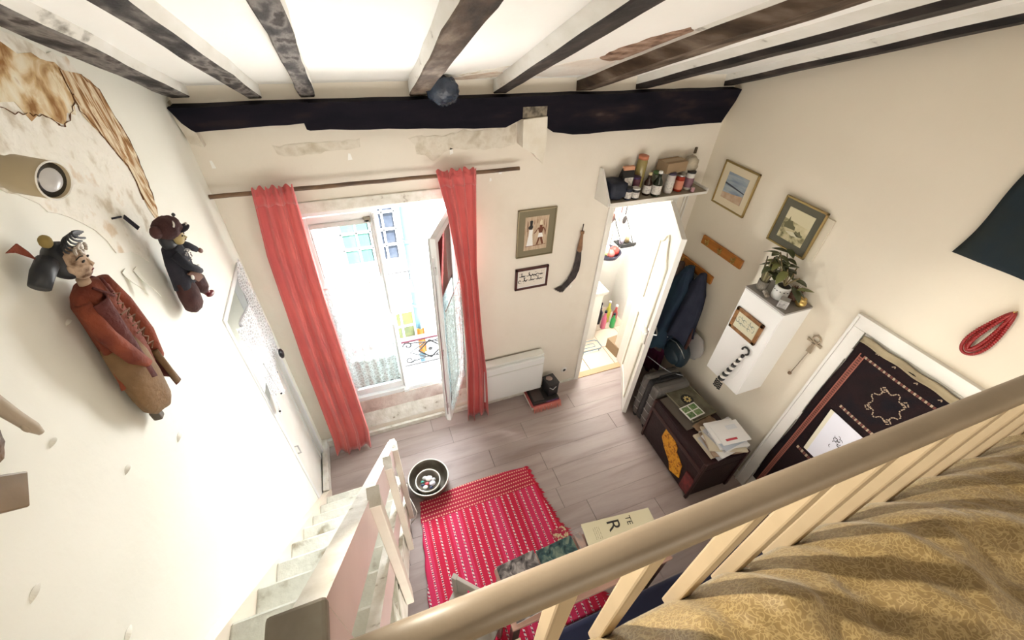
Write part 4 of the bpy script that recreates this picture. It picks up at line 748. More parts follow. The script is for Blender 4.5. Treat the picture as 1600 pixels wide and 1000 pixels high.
papy = ramp_mat('papyrus', [(0.3, (0.42, 0.30, 0.20)), (0.6, (0.56, 0.44, 0.32)), (0.8, (0.48, 0.36, 0.26))], 30, 0.9, 0.2, 60, stretch=(3, 1, 0.4))
brn = mat('brown_skin_ink', (0.14, 0.045, 0.02), 0.8); gilt = mat('dull_gilt', (0.30, 0.25, 0.15), 0.35, metal=0.5); olv = mat('olive_mat_board', (0.20, 0.17, 0.105), 0.8)
t, pr, iw, ih = picture('framed_picture', 'framed papyrus of two walking figures in a wide olive mount, right of the window', 'picture', (1.91, -0.001, 1.845), 0, 0.305, 0.39, 0.008, gilt, olv, 0.05, papy)
for sx, wh in ((-0.045, 0), (0.03, 1)):
    if wh == 0:
        flat(pr, 'white_gown', [(sx - 0.030, -0.10), (sx + 0.024, -0.10), (sx + 0.014, -0.01), (sx + 0.016, 0.035), (sx - 0.014, 0.035), (sx - 0.016, -0.01)], paper)
        flat(pr, 'head', [(sx - 0.018, 0.04), (sx + 0.006, 0.036), (sx + 0.016, 0.055), (sx + 0.010, 0.07), (sx - 0.012, 0.07), (sx - 0.022, 0.055)], ink, 2); flat(pr, 'plumes', [(sx - 0.010, 0.07), (sx - 0.012, 0.105), (sx, 0.11), (sx + 0.012, 0.105), (sx + 0.009, 0.07)], ink, 2)
    else:
        flat(pr, 'torso', [(sx - 0.020, 0.045), (sx + 0.030, 0.045), (sx + 0.016, 0.0), (sx - 0.006, 0.0)], brn); flat(pr, 'kilt', [(sx - 0.010, 0.0), (sx + 0.018, 0.0), (sx + 0.028, -0.035), (sx - 0.016, -0.035)], paper, 2)
        flat(pr, 'legs', [(sx - 0.010, -0.035), (sx - 0.026, -0.095), (sx - 0.012, -0.095), (sx + 0.003, -0.04), (sx + 0.020, -0.095), (sx + 0.036, -0.095), (sx + 0.02, -0.035)], brn); flat(pr, 'head', [(sx - 0.006, 0.045), (sx + 0.014, 0.045), (sx + 0.016, 0.066), (sx - 0.006, 0.066)], brn, 2)
        flat(pr, 'crown', [(sx - 0.008, 0.066), (sx + 0.016, 0.064), (sx + 0.012, 0.10), (sx + 0.004, 0.108), (sx - 0.006, 0.095)], cream, 2); b = MB(); stroke(b, [(sx - 0.02, 0.04), (sx - 0.035, 0.012), (sx - 0.05, 0.0)], 0.009); stroke(b, [(sx + 0.03, 0.04), (sx + 0.040, 0.015), (sx + 0.045, -0.02)], 0.009); b.build('arms', brn, pr, local=True)
b = MB()
for x, z0, z1 in ((-0.075, 0.02, 0.11), (-0.07, -0.02, 0.10), (0.075, -0.01, 0.11), (-0.02, 0.075, 0.11), (0.005, 0.08, 0.115), (0.06, 0.06, 0.11)): stroke(b, [(x, z0), (x + 0.001, (z0 + z1) / 2), (x, z1)], 0.004)
stroke(b, [(-0.085, -0.103), (0, -0.100), (0.085, -0.098)], 0.006); b.build('hieroglyph_strokes', brn, pr, local=True)
darkred = mat('dark_red_frame', (0.07, 0.02, 0.018), 0.35)
t, pr, iw, ih = picture('framed_picture', 'small dark red frame with black pen calligraphy below the papyrus', 'picture', (1.905, -0.001, 1.445), 0, 0.285, 0.20, 0.018, darkred, paper, 0.008, mat('ivory', (0.74, 0.68, 0.60), 0.8)); script_lines(pr, iw, ih, 2, 4, ink, 0.0075)
gold = mat('gold_frame', (0.36, 0.26, 0.10), 0.35, metal=0.6)
sea = ramp_mat('seascape_print', [(0.3, (0.16, 0.22, 0.30)), (0.5, (0.30, 0.36, 0.42)), (0.62, (0.40, 0.44, 0.46)), (0.75, (0.24, 0.28, 0.36))], 14, 0.6, 0, 10, stretch=(0.5, 1, 2.2))
t, pr, iw, ih = picture('framed_picture', 'gold framed seascape with a wide cream mount, nearest the corner on the right wall', 'picture', (W - 0.001, -0.335, 2.165), RW, 0.325, 0.325, 0.011, gold, cream, 0.055, sea)
flat(pr, 'sand', [(-iw / 2, -ih / 2), (iw / 2, -ih / 2), (iw / 2, -0.03), (0.0, -0.045), (-iw / 2, -0.055)], mat('sand_print', (0.46, 0.31, 0.20), 0.7, (0.56, 0.42, 0.3), 20)); flat(pr, 'headland', [(-iw / 2, 0.02), (-0.02, 0.012), (iw / 2, -0.004), (iw / 2, -0.010), (-0.02, 0.0), (-iw / 2, 0.008)], mat('headland_print', (0.05, 0.06, 0.08), 0.7), 2)
lnd = ramp_mat('landscape_print', [(0.35, (0.12, 0.11, 0.05)), (0.5, (0.50, 0.44, 0.26)), (0.7, (0.62, 0.55, 0.36))], 18, 0.7, 0, 10, detail=8)
t, pr, iw, ih = picture('framed_picture', 'gold framed sepia landscape in a dark green mount above the plants', 'picture', (W - 0.016, -0.905, 2.135), RW, 0.30, 0.32, 0.011, gold, mat('dark_green_board', (0.10, 0.095, 0.065), 0.7), 0.045, lnd)
flat(pr, 'pale_sky', [(-iw / 2, 0.03), (iw / 2, 0.02), (iw / 2, ih / 2), (-iw / 2, ih / 2)], mat('sepia_sky', (0.60, 0.54, 0.36), 0.8)); flat(pr, 'cottage', [(-0.075, -0.03), (-0.08, 0.0), (-0.066, 0.015), (-0.06, 0.05), (-0.05, 0.02), (-0.035, 0.028), (-0.02, 0.005), (0.0, -0.002), (0.005, -0.022)], mat('sepia_dark', (0.13, 0.12, 0.06), 0.8), 2)
flat(pr, 'bush', [(0.010, -0.040), (0.015, -0.020), (0.03, -0.026), (0.04, -0.012), (0.055, -0.03), (0.07, -0.032), (0.072, -0.045), (0.04, -0.052)], mat('sepia_dark2', (0.16, 0.15, 0.08), 0.8), 2); flat(pr, 'pond', [(-0.05, -0.05), (0.0, -0.035), (0.06, -0.05), (0.0, -0.062)], mat('sepia_pale', (0.62, 0.58, 0.42), 0.8), 2)
cb = tag(MB().b2((W - 0.012, -1.10, 1.98), (W - 0.002, -0.86, 2.265), 0.001).build('canvas_board', mat('pale_board', (0.66, 0.60, 0.48), 0.8)), 'blank cream board leaning behind the sepia landscape frame', 'board')

# ---------------------------------------------------------------- white wall box with things on it
wb = thing('wall_cabinet', 'white box cabinet fixed to the right wall below the plants', 'cabinet', (W, -1.09, 1.33), RW)
MB().b2((-0.163, -0.25, -0.40), (0.163, 0, 0.385), 0.003).build('body', mat('white_laminate', (0.82, 0.81, 0.79), 0.3), wb, local=True); MB().b2((-0.165, -0.252, 0.385), (0.165, 0, 0.400), 0.002).build('top_board', mat('grey_top', (0.30, 0.28, 0.26), 0.5), wb, local=True)
MB().b2((-0.158, -0.254, -0.392), (0.158, -0.2505, 0.378), 0.001).build('door', mat('white_laminate_door', (0.84, 0.83, 0.81), 0.3), wb, local=True)
wf = ramp_mat('carved_brown_frame', [(0.3, (0.16, 0.07, 0.025)), (0.6, (0.30, 0.15, 0.06))], 20, 0.4, 0.2, 40)
t, pr, iw, ih = picture('framed_picture', 'small brown wooden frame with grey script hung on the white wall box', 'picture', (W - 0.256, -1.07, 1.485), RW, 0.235, 0.18, 0.024, wf, cream, 0.006, mat('cream_script_paper', (0.62, 0.58, 0.42), 0.8)); script_lines(pr, iw, ih, 2, 9, mat('grey_ink', (0.22, 0.24, 0.20), 0.8), 0.005)
bs = thing('bead_ornament', 'black and white beaded hanging ornament with a hook on the white wall box', 'ornament', (W - 0.262, -1.16, 1.29), RW)
blk = mat('black_bead', (0.012, 0.012, 0.012), 0.3)
MB().tube([(0.0 + 0.028 * cos(a), -0.008, 0.03 + 0.028 * sin(a)) for a in [-1.2 + i * 0.42 for i in range(12)]], [0.006 + 0.001 * (i % 3) for i in range(12)], 8).build('hook_ring', blk, bs, smooth=True, local=True)
for i in range(11): MB().lathe((-0.006 * i, -0.010, -0.02 - i * 0.030), [(0.010 + 0.001 * i, -0.013), (0.014 + 0.0014 * i, 0), (0.010 + 0.001 * i, 0.011)], 12).build('bead', blk if i % 2 == 0 else mat('white_bead', (0.75, 0.72, 0.68), 0.4), bs, smooth=True, local=True)
b = MB()
for k in range(5):
    for j in range(4): b.ball((-0.09 + k * 0.014, -0.012, -0.36 - j * 0.020 - 0.005 * (k % 2)), 0.0075, 8, 6)
b.build('bead_tassel', blk, bs, kind='stuff', smooth=True, local=True)
MB().tube([(0.02, -0.008, 0.0), (0.035, -0.008, -0.12), (0.02, -0.008, -0.24), (-0.03, -0.008, -0.28)], 0.002, 5).build('thread', paper, bs, smooth=True, local=True)
# plants and small things on the box top (z = 1.73)
ZT = 1.731; leaf_m = mat('dark_leaf', (0.045, 0.055, 0.020), 0.35, (0.07, 0.085, 0.03), 8); leaf_l = mat('olive_leaf', (0.17, 0.18, 0.055), 0.4); stem_m = mat('dry_stem', (0.16, 0.12, 0.05), 0.7)
def leafmesh(b, base, d, L_, w_, curl):
    d = V(d).normalized(); up = V((0, 0, 1)) if abs(d.z) < 0.9 else V((1, 0, 0)); s_ = d.cross(up).normalized(); n = s_.cross(d); vs = []
    for i in range(7):
        t = i / 6; p = V(base) + d * L_ * t + n * (-curl * L_ * t * t); ww_ = w_ * sin(pi * min(1, t * 0.94 + 0.05)) ** 0.8 / 2
        vs += [p - s_ * ww_ + n * .12 * ww_ * 2, p, p + s_ * ww_ + n * .12 * ww_ * 2]
    b.add(vs, [(3 * i + j, 3 * i + j + 1, 3 * i + j + 4, 3 * i + j + 3) for i in range(6) for j in (0, 1)])
jar = thing('plant_jar', 'glossy dark leaved plant in a white enamel jar on the white wall box', 'plant', (3.225, -1.10, ZT))
MB().lathe((3.225, -1.10, ZT), [(0.046, 0), (0.050, 0.01), (0.050, 0.072), (0.044, 0.080), (0.047, 0.086), (0.047, 0.094), (0.040, 0.094), (0.040, 0.05)], 24).build('jar', mat('white_enamel', (0.74, 0.73, 0.70), 0.3), jar, smooth=True)
b = MB()
for k in range(14): a = k * 2 * pi / 14; b.box((3.225 + 0.0505 * cos(a), -1.10 + 0.0505 * sin(a), ZT + 0.068), (0.004, 0.008, 0.004), a)
b.build('blue_band', dkblue, jar)
MB().lathe((3.225, -1.10, ZT + 0.085), [(0.0395, 0), (0.0395, 0.008), (0, 0.009)], 16).build('soil', black, jar)
r = random.Random(31); stems = []
for k in range(9):
    a = r.uniform(0, 2 * pi); top = V((3.225 + 0.075 * cos(a), -1.08 + 0.12 * sin(a), ZT + 0.20 + r.uniform(0, .09))); top.x = min(top.x, 3.30); stems.append(top)
    MB().tube([(3.225, -1.10, ZT + 0.09), (3.225 + 0.03 * cos(a), -1.10 + 0.04 * sin(a), ZT + 0.15), top], 0.004, 6).build('stem', stem_m, jar)
for k in range(30):
    s_ = stems[k % 9]; base = s_ + V((r.uniform(-.01, .01), r.uniform(-.02, .02), r.uniform(-.10, .02))); a = r.uniform(0, 2 * pi); dx = cos(a) if base.x < 3.27 else -abs(cos(a))
    b = MB(); leafmesh(b, base, (dx * .8, sin(a), r.uniform(-.3, .6)), r.uniform(0.07, 0.115), r.uniform(0.038, 0.058), r.uniform(.1, .5))
    for i, q in enumerate(b.v): b.v[i] = V((min(q.x, 3.355), q.y, q.z))
    b.build('leaf', leaf_l if k % 5 == 0 else leaf_m, jar, smooth=True, thick=0.0012)
bt = thing('dried_bunch', 'bunch of dry olive stalks in a glass on the white wall box', 'plant', (3.19, -0.985, ZT))
MB().lathe((3.19, -0.985, ZT), [(0.030, 0), (0.034, 0.01), (0.036, 0.07), (0.033, 0.07), (0.030, 0.015)], 18).build('glass', mat('smoky_glass', (0.55, 0.50, 0.42), 0.1, trans=0.7), bt, smooth=True)
for k in range(16):
    a = k * 2.4; q = 0.012 + 0.05 * ((k % 5) / 5); MB().tube([(3.19 + .008 * cos(a), -0.985 + .008 * sin(a), ZT + .01), (3.19 + q * .6 * cos(a), -0.985 + q * .6 * sin(a), ZT + .12), (3.19 + q * cos(a), -0.985 + q * sin(a), ZT + 0.20 + 0.02 * (k % 3))], [0.006, 0.008, 0.003], 6).build('stalk', mat('olive_stalk_%d' % (k % 3), ((0.14, 0.12, 0.06), (0.22, 0.20, 0.10), (0.10, 0.08, 0.05))[k % 3], 0.8), bt, smooth=True)
pf = thing('photo_cube', 'small clear cube with photographs at the front corner of the white wall box', 'photo cube', (3.165, -1.185, ZT))
MB().box((3.165, -1.185, ZT + 0.030), (0.058, 0.058, 0.058), 0.5, 0.003).build('cube', mat('clear_plastic', (0.62, 0.60, 0.58), 0.15, trans=0.3), pf)
for a in (0.5, 0.5 + pi / 2, 0.5 + pi, 0.5 - pi / 2): MB().box((3.165 + 0.0298 * cos(a), -1.185 + 0.0298 * sin(a), ZT + 0.030), (0.0008, 0.040, 0.040), a).build('photograph', mat('grey_photo', (0.10, 0.10, 0.10), 0.4, (0.42, 0.40, 0.38), 60), pf)
br = thing('bristle_ball', 'brown bristly seed head behind the photo cube on the white wall box', 'ornament', (3.28, -1.155, ZT)); b = MB(); r = random.Random(8)
MB().ball((3.28, -1.155, ZT + 0.05), (0.042, 0.045, 0.05), 12, 8).build('core', mat('rust_brown', (0.07, 0.03, 0.015), 0.8), br, smooth=True)
for k in range(90):
    d_ = V((r.gauss(0, 1), r.gauss(0, 1), r.gauss(0, 1) + .3)).normalized(); p = V((3.28, -1.155, ZT + 0.055)) + d_ * 0.04; q = p + d_ * 0.022; q.z = max(q.z, ZT + .004); b.tube([p, q], [0.003, 0.0008], 4)
b.build('bristles', mat('brown_bristle', (0.12, 0.05, 0.025), 0.9), br, kind='stuff')
bp2 = thing('brass_pot', 'little brass pot at the camera end of the white wall box', 'pot', (3.285, -1.215, ZT)); MB().lathe((3.285, -1.215, ZT), [(0.018, 0), (0.034, 0.02), (0.032, 0.04), (0.02, 0.052), (0.024, 0.06), (0.018, 0.06)], 20).build('body', brass, bp2, smooth=True)
for k in range(3): MB().ball((3.17 - .012 * k, -1.035 - 0.02 * k, ZT + 0.014), (0.018, 0.016, 0.013), 10, 7).build('stone' if k < 3 else '', mat('grey_stone_%d' % k, (0.40 - .08 * k, 0.36 - .08 * k, 0.32 - .08 * k), 0.6), smooth=True)
for k, o in enumerate([o for o in S.objects if o.name.startswith('stone')]): tag(o, ['pale stone at the far front edge of the white wall box', 'mid grey stone between two others on the white wall box', 'darkest grey stone beside the enamel jar'][k], 'stone', 'stones on the white wall box')

# cross shaped pendant
ak = thing('pendant', 'small pale metal cross pendant on a fine chain, on the wall between box and rug', 'pendant', (W - 0.004, -1.39, 1.53), RW); pm = mat('antique_metal', (0.42, 0.34, 0.24), 0.45, metal=0.4)
MB().tube([(0.024 * cos(a), -0.006, 0.030 + 0.024 * sin(a)) for a in [2 * pi * i / 16 for i in range(17)]], 0.006, 6).build('loop', pm, ak, smooth=True, local=True)
b = MB(); b.prism([(-0.05, 0.010), (-0.05, -0.012), (0, -0.006), (0.05, -0.012), (0.05, 0.010), (0, 0.003)], 'y', -0.010, -0.002); b.prism([(-0.008, 0.0), (0.008, 0.0), (0.018, -0.085), (-0.018, -0.085)], 'y', -0.010, -0.002); b.build('cross', pm, ak, local=True)
b = MB()
for k in range(16): b.ball((-0.001 * k, -0.006, -0.095 - k * 0.013), (0.004, 0.004, 0.006), 6, 4)
b.build('chain', mat('chain_bead', (0.25, 0.2, 0.14), 0.5), ak, kind='stuff', local=True); MB().ball((-0.018, -0.010, -0.31), 0.013, 10, 8).build('drop', mat('brown_drop', (0.20, 0.13, 0.08), 0.5), ak, smooth=True, local=True)

# red bead necklace, dark cloth
nk = thing('bead_necklace', 'looped dark red bead necklace hanging on a nail on the right wall', 'necklace', (W - 0.004, -1.99, 2.25), RW); rb_ = mat('red_bead', (0.28, 0.012, 0.012), 0.3)
b = MB(); n = 0
for lp, (wd, ln) in enumerate(((0.035, 0.25), (0.055, 0.265), (0.022, 0.235))):
    for k in range(70):
        a = 2 * pi * k / 70; x = wd * sin(a) * (0.35 + 0.65 * (1 - cos(a)) / 2); z = -ln * (1 - cos(a)) / 2; b.ball((x - 0.02 * (1 - cos(a)) / 2, -0.010 - 0.006 * lp, z), (0.0085, 0.008, 0.0075), 6, 4)
b.build('bead_strands', rb_, nk, kind='stuff', smooth=True, local=True); MB().tube([(0, 0.002, 0.006), (0, -0.03, 0.010)], 0.003, 6).build('nail', brass, nk, local=True)
dc = MB().grid(lambda u, v: (W - 0.012 - 0.006 * sin(u * 7 + v * 3) ** 2, -1.655 - 0.56 * u - 0.03 * v - 0.01 * sin(v * 5), 2.375 + 0.40 * v * (1 - 0.0 * u) + 0.012 * sin(u * 3)), 20, 16)
tag(dc.build('dark_wall_cloth', mat('blue_black_cloth', (0.008, 0.018, 0.026), 0.95, (0.014, 0.02, 0.018), 6, bump=.2, bs=90), smooth=True, thick=0.006), 'blue-black cloth hanging on the right wall above the necklace', 'cloth')

# ---------------------------------------------------------------- dark rug on the right hand door
hk = thing('hanging_rug', 'dark maroon tribal rug hung over the door in the right wall', 'rug', (W - 0.04, -2.0, 1.7)); XR = W - 0.034
hm = ramp_mat('dark_maroon_pile', [(0.35, (0.006, 0.002, 0.003)), (0.5, (0.011, 0.003, 0.004)), (0.7, (0.003, 0.002, 0.005))], 7, 0.95, 0.3, 120)
def hx(y, z): return XR + 0.004 * sin(y * 11) + 0.003 * sin(z * 7)
MB().grid(lambda u, v: (lambda y, z: (hx(y, z), y, z))(-1.595 - 0.86 * u - 0.006 * sin(v * 14), 1.755 - 1.55 * v + (0.006 * sin(u * 60) - 0.012 * u) * (v < 0.01)), 40, 60).build('pile', hm, hk, smooth=True, thick=0.008)
MB().grid(lambda u, v: (XR - 0.010 + 0.006 * sin(v * pi), -1.60 - 0.86 * u, 1.785 - 0.045 * v + 0.004 * sin(u * 31)), 40, 5).build('canvas_heading', mat('khaki_canvas', (0.33, 0.27, 0.17), 0.9, (0.26, 0.21, 0.13), 10), hk, smooth=True, thick=0.006)
def dashes(name, pts, wd, m1, m2, step=0.014):
    for mi, m_ in enumerate((m1, m2)):
        b = MB()
        for a, c in zip(pts, pts[1:]):
            a, c = V((a[0], a[1])), V((c[0], c[1])); L_ = (c - a).length; n = int(L_ / step); t = (c - a) / L_; s_ = V((-t.y, t.x))
            for i in range(n):
                if i % 2 != mi: continue
                p = a + t * (i + .15) * step; q = a + t * (i + .95) * step; q4 = [p + s_ * wd / 2, q + s_ * wd / 2, q - s_ * wd / 2, p - s_ * wd / 2]
                b.add([(hx(k.x, k.y) - 0.0062, k.x, k.y) for k in q4] + [(hx(k.x, k.y) - 0.003, k.x, k.y) for k in q4], [(0, 1, 2, 3), (0, 4, 5, 1), (1, 5, 6, 2), (2, 6, 7, 3), (3, 7, 4, 0)])
        b.build(name, m_, hk, kind='stuff')
orn = mat('salmon_wool', (0.26, 0.085, 0.06), 0.9); crm = mat('ecru_wool', (0.36, 0.27, 0.19), 0.9); drk = mat('brown_wool', (0.12, 0.04, 0.03), 0.9)
dashes('woven_border', [(-1.655, 0.22), (-1.655, 1.665)], 0.020, drk, orn, 0.009)
for dy in (-0.013, 0.013): b = MB(); b.b2((XR - 0.0075, -1.655 + dy - 0.003, 0.22), (XR - 0.001, -1.655 + dy + 0.003, 1.68)); b.build('border_line', orn, hk)
dashes('woven_border', [(-1.67, 1.672), (-2.44, 1.655)], 0.015, crm, drk, 0.014)
cy_, cz_ = -1.905, 1.500
for wdt, m_, ry, rz_ in ((0.006, crm, 0.075, 0.095),):
    P = [(cy_ + ry * cos(a) * (1 + 0.13 * (1 if (i % 4 < 2) else -1)), cz_ + rz_ * sin(a) * (1 + 0.13 * (1 if (i % 4 < 2) else -1))) for i, a in enumerate([2 * pi * k / 32 for k in range(33)])]; dashes('medallion', P, wdt, m_, crm, 0.012)
for sy in (-1, 1):
    for sz in (-1, 1): c = (cy_ + sy * 0.058, cz_ + sz * 0.078); dashes('hooked_motif', [(c[0] - .018, c[1]), (c[0], c[1] + .02), (c[0] + .018, c[1]), (c[0], c[1] - .02), (c[0] - .018, c[1])], 0.006, crm, crm, 0.009)
dashes('woven_border', [(-1.735, 1.30), (-2.10, 1.28)], 0.020, crm, drk, 0.013); dashes('woven_border', [(-1.70, 0.80), (-2.10, 0.79)], 0.024, crm, drk, 0.018)
for y, z in ((-1.70, 1.735), (-1.80, 1.728), (-1.92, 1.722), (-2.04, 1.718)): dashes('small_motif', [(y, z - .008), (y - .012, z + .006), (y - .016, z - .010)], 0.005, crm, crm, 0.006)
pa = thing('paper_sheet', 'white sheet with black script in a clear sleeve pinned on the dark rug', 'paper', (XR - 0.012, -1.84, 1.04), RW); pa.rotation_euler = (0, 0, RW)
b = MB(); b.prism([(0.10 - 0.0, 0.19), (-0.10, 0.20), (-0.075, -0.20), (0.115, -0.20)], 'y', -0.003, 0.0); b.build('sheet', mat('bluish_paper', (0.66, 0.66, 0.74), 0.6), pa, local=True)
b = MB(); b.prism([(-0.10, 0.20), (-0.125, 0.20), (-0.10, -0.20), (-0.075, -0.20)], 'y', -0.003, 0.0); b.prism([(0.125, 0.19), (0.10, 0.19), (0.115, -0.20), (0.14, -0.20)], 'y', -0.003, 0); b.build('sleeve_edge', mat('cream_edge', (0.62, 0.58, 0.46), 0.5), pa, local=True)
e = MB(); r = random.Random(12)
for k in range(16):
    x, z = 0.035 + r.uniform(-.035, .035), 0.02 + r.uniform(-.05, .05); a = r.uniform(0, 6)
    stroke(e, [(x + 0.016 * cos(a + t) * (1 - t / 6), z + 0.016 * sin(a + t) * (1 - t / 6)) for t in [i * .5 for i in range(6)]], 0.004, -0.0042)
e.build('calligraphy', ink, pa, local=True)

# ---------------------------------------------------------------- shelf over the kitchen door with its stores
sh = thing('wall_shelf', 'white painted shelf board above the kitchen door', 'shelf', (2.85, -0.1, 2.09)); shm = mat('shelf_grey_top', (0.32, 0.27, 0.20), 0.6, (0.27, 0.23, 0.17), 6)
b = MB(); b.b2((2.38, -0.185, 2.075), (3.27, -0.001, 2.095), 0.002); sb_ = b.build('board', [paint], sh); MB().b2((2.40, -0.184, 2.095), (3.262, -0.002, 2.0965)).build('top_face', shm, sh)
b = MB(); b.prism([(-0.002, 2.06), (-0.185, 2.07), (-0.185, 2.105), (-0.03, 2.29), (-0.002, 2.29)], 'x', 2.372, 2.388); b.build('side_board', paint, sh)
MB().b2((3.262, -0.18, 2.075), (3.276, -0.001, 2.115), 0.002).build('side_lip', paint, sh)
Z0 = 2.098
def vessel(kind, lab, x, y, r_, h, body, cap, lbl=None, neck=None, grp='stores on the shelf above the door', capr=None):
    r_ *= 1.08; h *= 1.2; neck = neck and neck * 1.1; t = thing(kind, lab, kind.replace('_', ' '), (x, y, Z0), 0, grp); nk_ = neck or r_ * 0.9; hs = h * (0.58 if neck else 0.84)
    MB().lathe((x, y, Z0), [(r_ * 0.92, 0), (r_, 0.006), (r_, hs), (nk_, hs + (h - hs) * 0.45), (nk_, h * 0.93)], 20).build('body', body, t, smooth=True)
    MB().lathe((x, y, Z0 + h * 0.92), [((capr or nk_ * 1.12), 0), ((capr or nk_ * 1.12), h * 0.09), (nk_ * .9, h * 0.10)], 16).build('cap', cap, t, smooth=True)
    if lbl: MB().lathe((x, y, Z0 + hs * 0.18), [(r_ * 1.02, 0), (r_ * 1.02, hs * 0.62)], 20).build('label', lbl, t)
    return t
dg = mat('dark_green_glass', (0.012, 0.018, 0.010), 0.12); bg = mat('brown_glass', (0.03, 0.012, 0.008), 0.12); pap = mat('store_label', (0.62, 0.59, 0.54), 0.7, (0.40, 0.36, 0.36), 90, (0.52, 0.6)); red_j = mat('red_jam', (0.30, 0.03, 0.015), 0.15)
bb_ = thing('canvas_bag', 'dark navy bag slumped at the left end of the shelf above the door', 'bag', (2.46, -0.09, Z0), 0, 'stores on the shelf above the door')
MB().ball((2.468, -0.092, Z0 + 0.070), (0.076, 0.080, 0.072), 24, 16, None, lambda d: 0.93 / max(abs(d.x), abs(d.y), abs(d.z)) ** 0.75 * (1 + .06 * noise.noise(d * 2.5)) * (1 - .12 * max(0, d.z))).build('body', dkblue, bb_, smooth=True)
cp = thing('coffee_packet', 'black packet with a pale printed front near the left end of the shelf', 'packet', (2.565, -0.075, Z0), 0, 'stores on the shelf above the door')
b = MB(); b.rings([[(2.565 + sx * 0.048 * k, -0.070 + sy * 0.03 * q, Z0 + z) for sx, sy in ((-1, -1), (1, -1), (1, 1), (-1, 1))] for z, k, q in ((0.002, .9, 1), (0.02, 1, 1), (0.14, 1, .9), (0.18, .98, .35), (0.20, .98, .08))]); b.build('pouch', black, cp)
MB().box((2.565, -0.101, Z0 + 0.095), (0.072, 0.003, 0.085)).build('printed_panel', pap, cp); MB().ball((2.56, -0.104, Z0 + 0.075), (0.013, 0.003, 0.013), 12, 8).build('dark_roundel', black, cp)
MB().b2((2.52, -0.09, Z0 + 0.185), (2.61, -0.06, Z0 + 0.212), 0.004).build('orange_fold', mat('peach_fold', (0.62, 0.30, 0.18), 0.7), cp)
vessel('pill_bottle', 'small navy bottle standing in front of the navy bag', 2.548, -0.152, 0.024, 0.075, dkblue, black, pap)
vessel('jar', 'small dark jar with a white lid band, front row, left of the brown bottle', 2.612, -0.150, 0.028, 0.065, black, mat('white_lid', (0.7, 0.68, 0.64), .5), pap)
vessel('tall_jar', 'tall yellow jar with an orange cap against the wall', 2.695, -0.045, 0.034, 0.22, mat('oily_glass', (0.28, 0.22, 0.08), 0.2), mat('orange_cap', (0.50, 0.17, 0.09), 0.5))
vessel('jar', 'plum coloured jar in the back row beside the black packet', 2.645, -0.085, 0.03, 0.11, mat('plum_glass', (0.10, 0.03, 0.05), 0.2), mat('plum_lid', (0.05, 0.02, 0.08), .4))
vessel('bottle', 'dark bottle with a cream label and pale cap, left of the tallest white capped one', 2.735, -0.115, 0.028, 0.135, bg, mat('cream_cap', (0.6, 0.52, 0.3), .5), pap, 0.011)
vessel('bottle', 'dark green bottle with a white cap and white label at the shelf front', 2.795, -0.150, 0.032, 0.150, dg, mat('white_cap', (0.8, 0.8, 0.78), .4), pap, 0.013, capr=0.015)
vessel('jar', 'green lidded glass jar in the back row behind the white capped bottle', 2.84, -0.07, 0.032, 0.12, mat('pale_glass_jar', (0.30, 0.32, 0.26), 0.15), mat('green_lid', (0.10, 0.22, 0.08), .4))
vessel('jar', 'jar with a dark purple lid and a white label with a purple stain', 2.925, -0.125, 0.030, 0.125, mat('label_white_jar', (0.55, 0.50, 0.48), 0.4), mat('purple_lid', (0.04, 0.03, 0.07), .4), pap)
vessel('jar', 'red jam jar with a steel lid and orange label', 3.025, -0.115, 0.031, 0.105, red_j, steel, mat('orange_label', (0.55, 0.20, 0.12), .6))
vessel('jar', 'white jar with a black top at the right end of the shelf', 3.125, -0.105, 0.031, 0.115, mat('white_plastic', (0.62, 0.60, 0.56), 0.4), black, mat('plum_label', (0.2, 0.10, 0.13), .6))
vessel('pill_bottle', 'tiny pink pot in front of the white jar at the right end of the shelf', 3.13, -0.163, 0.014, 0.028, mat('pink_pot', (0.45, 0.25, 0.28), .4), mat('pink_pot_lid', (0.5, 0.35, 0.36), .4))
kb = thing('cardboard_box', 'tan cardboard box lying across the jars on the shelf', 'box', (2.95, -0.07, Z0 + 0.185), 0.12, 'stores on the shelf above the door'); MB().box((0, 0, 0), (0.20, 0.11, 0.075), None, 0.003).build('body', mat('cardboard', (0.30, 0.205, 0.12), 0.8), kb, local=True); MB().box((0, -0.0, 0.0385), (0.20, 0.05, 0.001)).build('tape', mat('tape', (0.38, 0.27, 0.15), .4), kb, local=True)
pb = thing('paper_bag', 'crumpled pale paper bag at the right end of the shelf', 'bag', (3.14, -0.05, Z0 + 0.12), 0, 'stores on the shelf above the door'); MB().ball((3.13, -0.057, Z0 + 0.165), (0.068, 0.05, 0.072), 16, 12, None, lambda d: 1 + .25 * noise.noise(d * 3.1)).build('body', mat('crumpled_paper', (0.52, 0.45, 0.34), 0.8, (0.30, 0.26, 0.2), 16, bump=.6, bs=20), pb, smooth=True); MB().lathe((3.16, -0.06, Z0 + .002), [(.02, 0), (.022, .1)], 10).build('wrapped_foot', mat('crumpled_paper2', (0.42, 0.36, 0.28), .8), pb)
tag(MB().b2((3.185, -0.012, 2.33), (3.205, 0, 2.375), 0.002).build('cable_clip', mat('brown_clip', (0.10, 0.07, 0.04), .6)), 'tiny brown clip on the wall above the shelf end', 'clip')

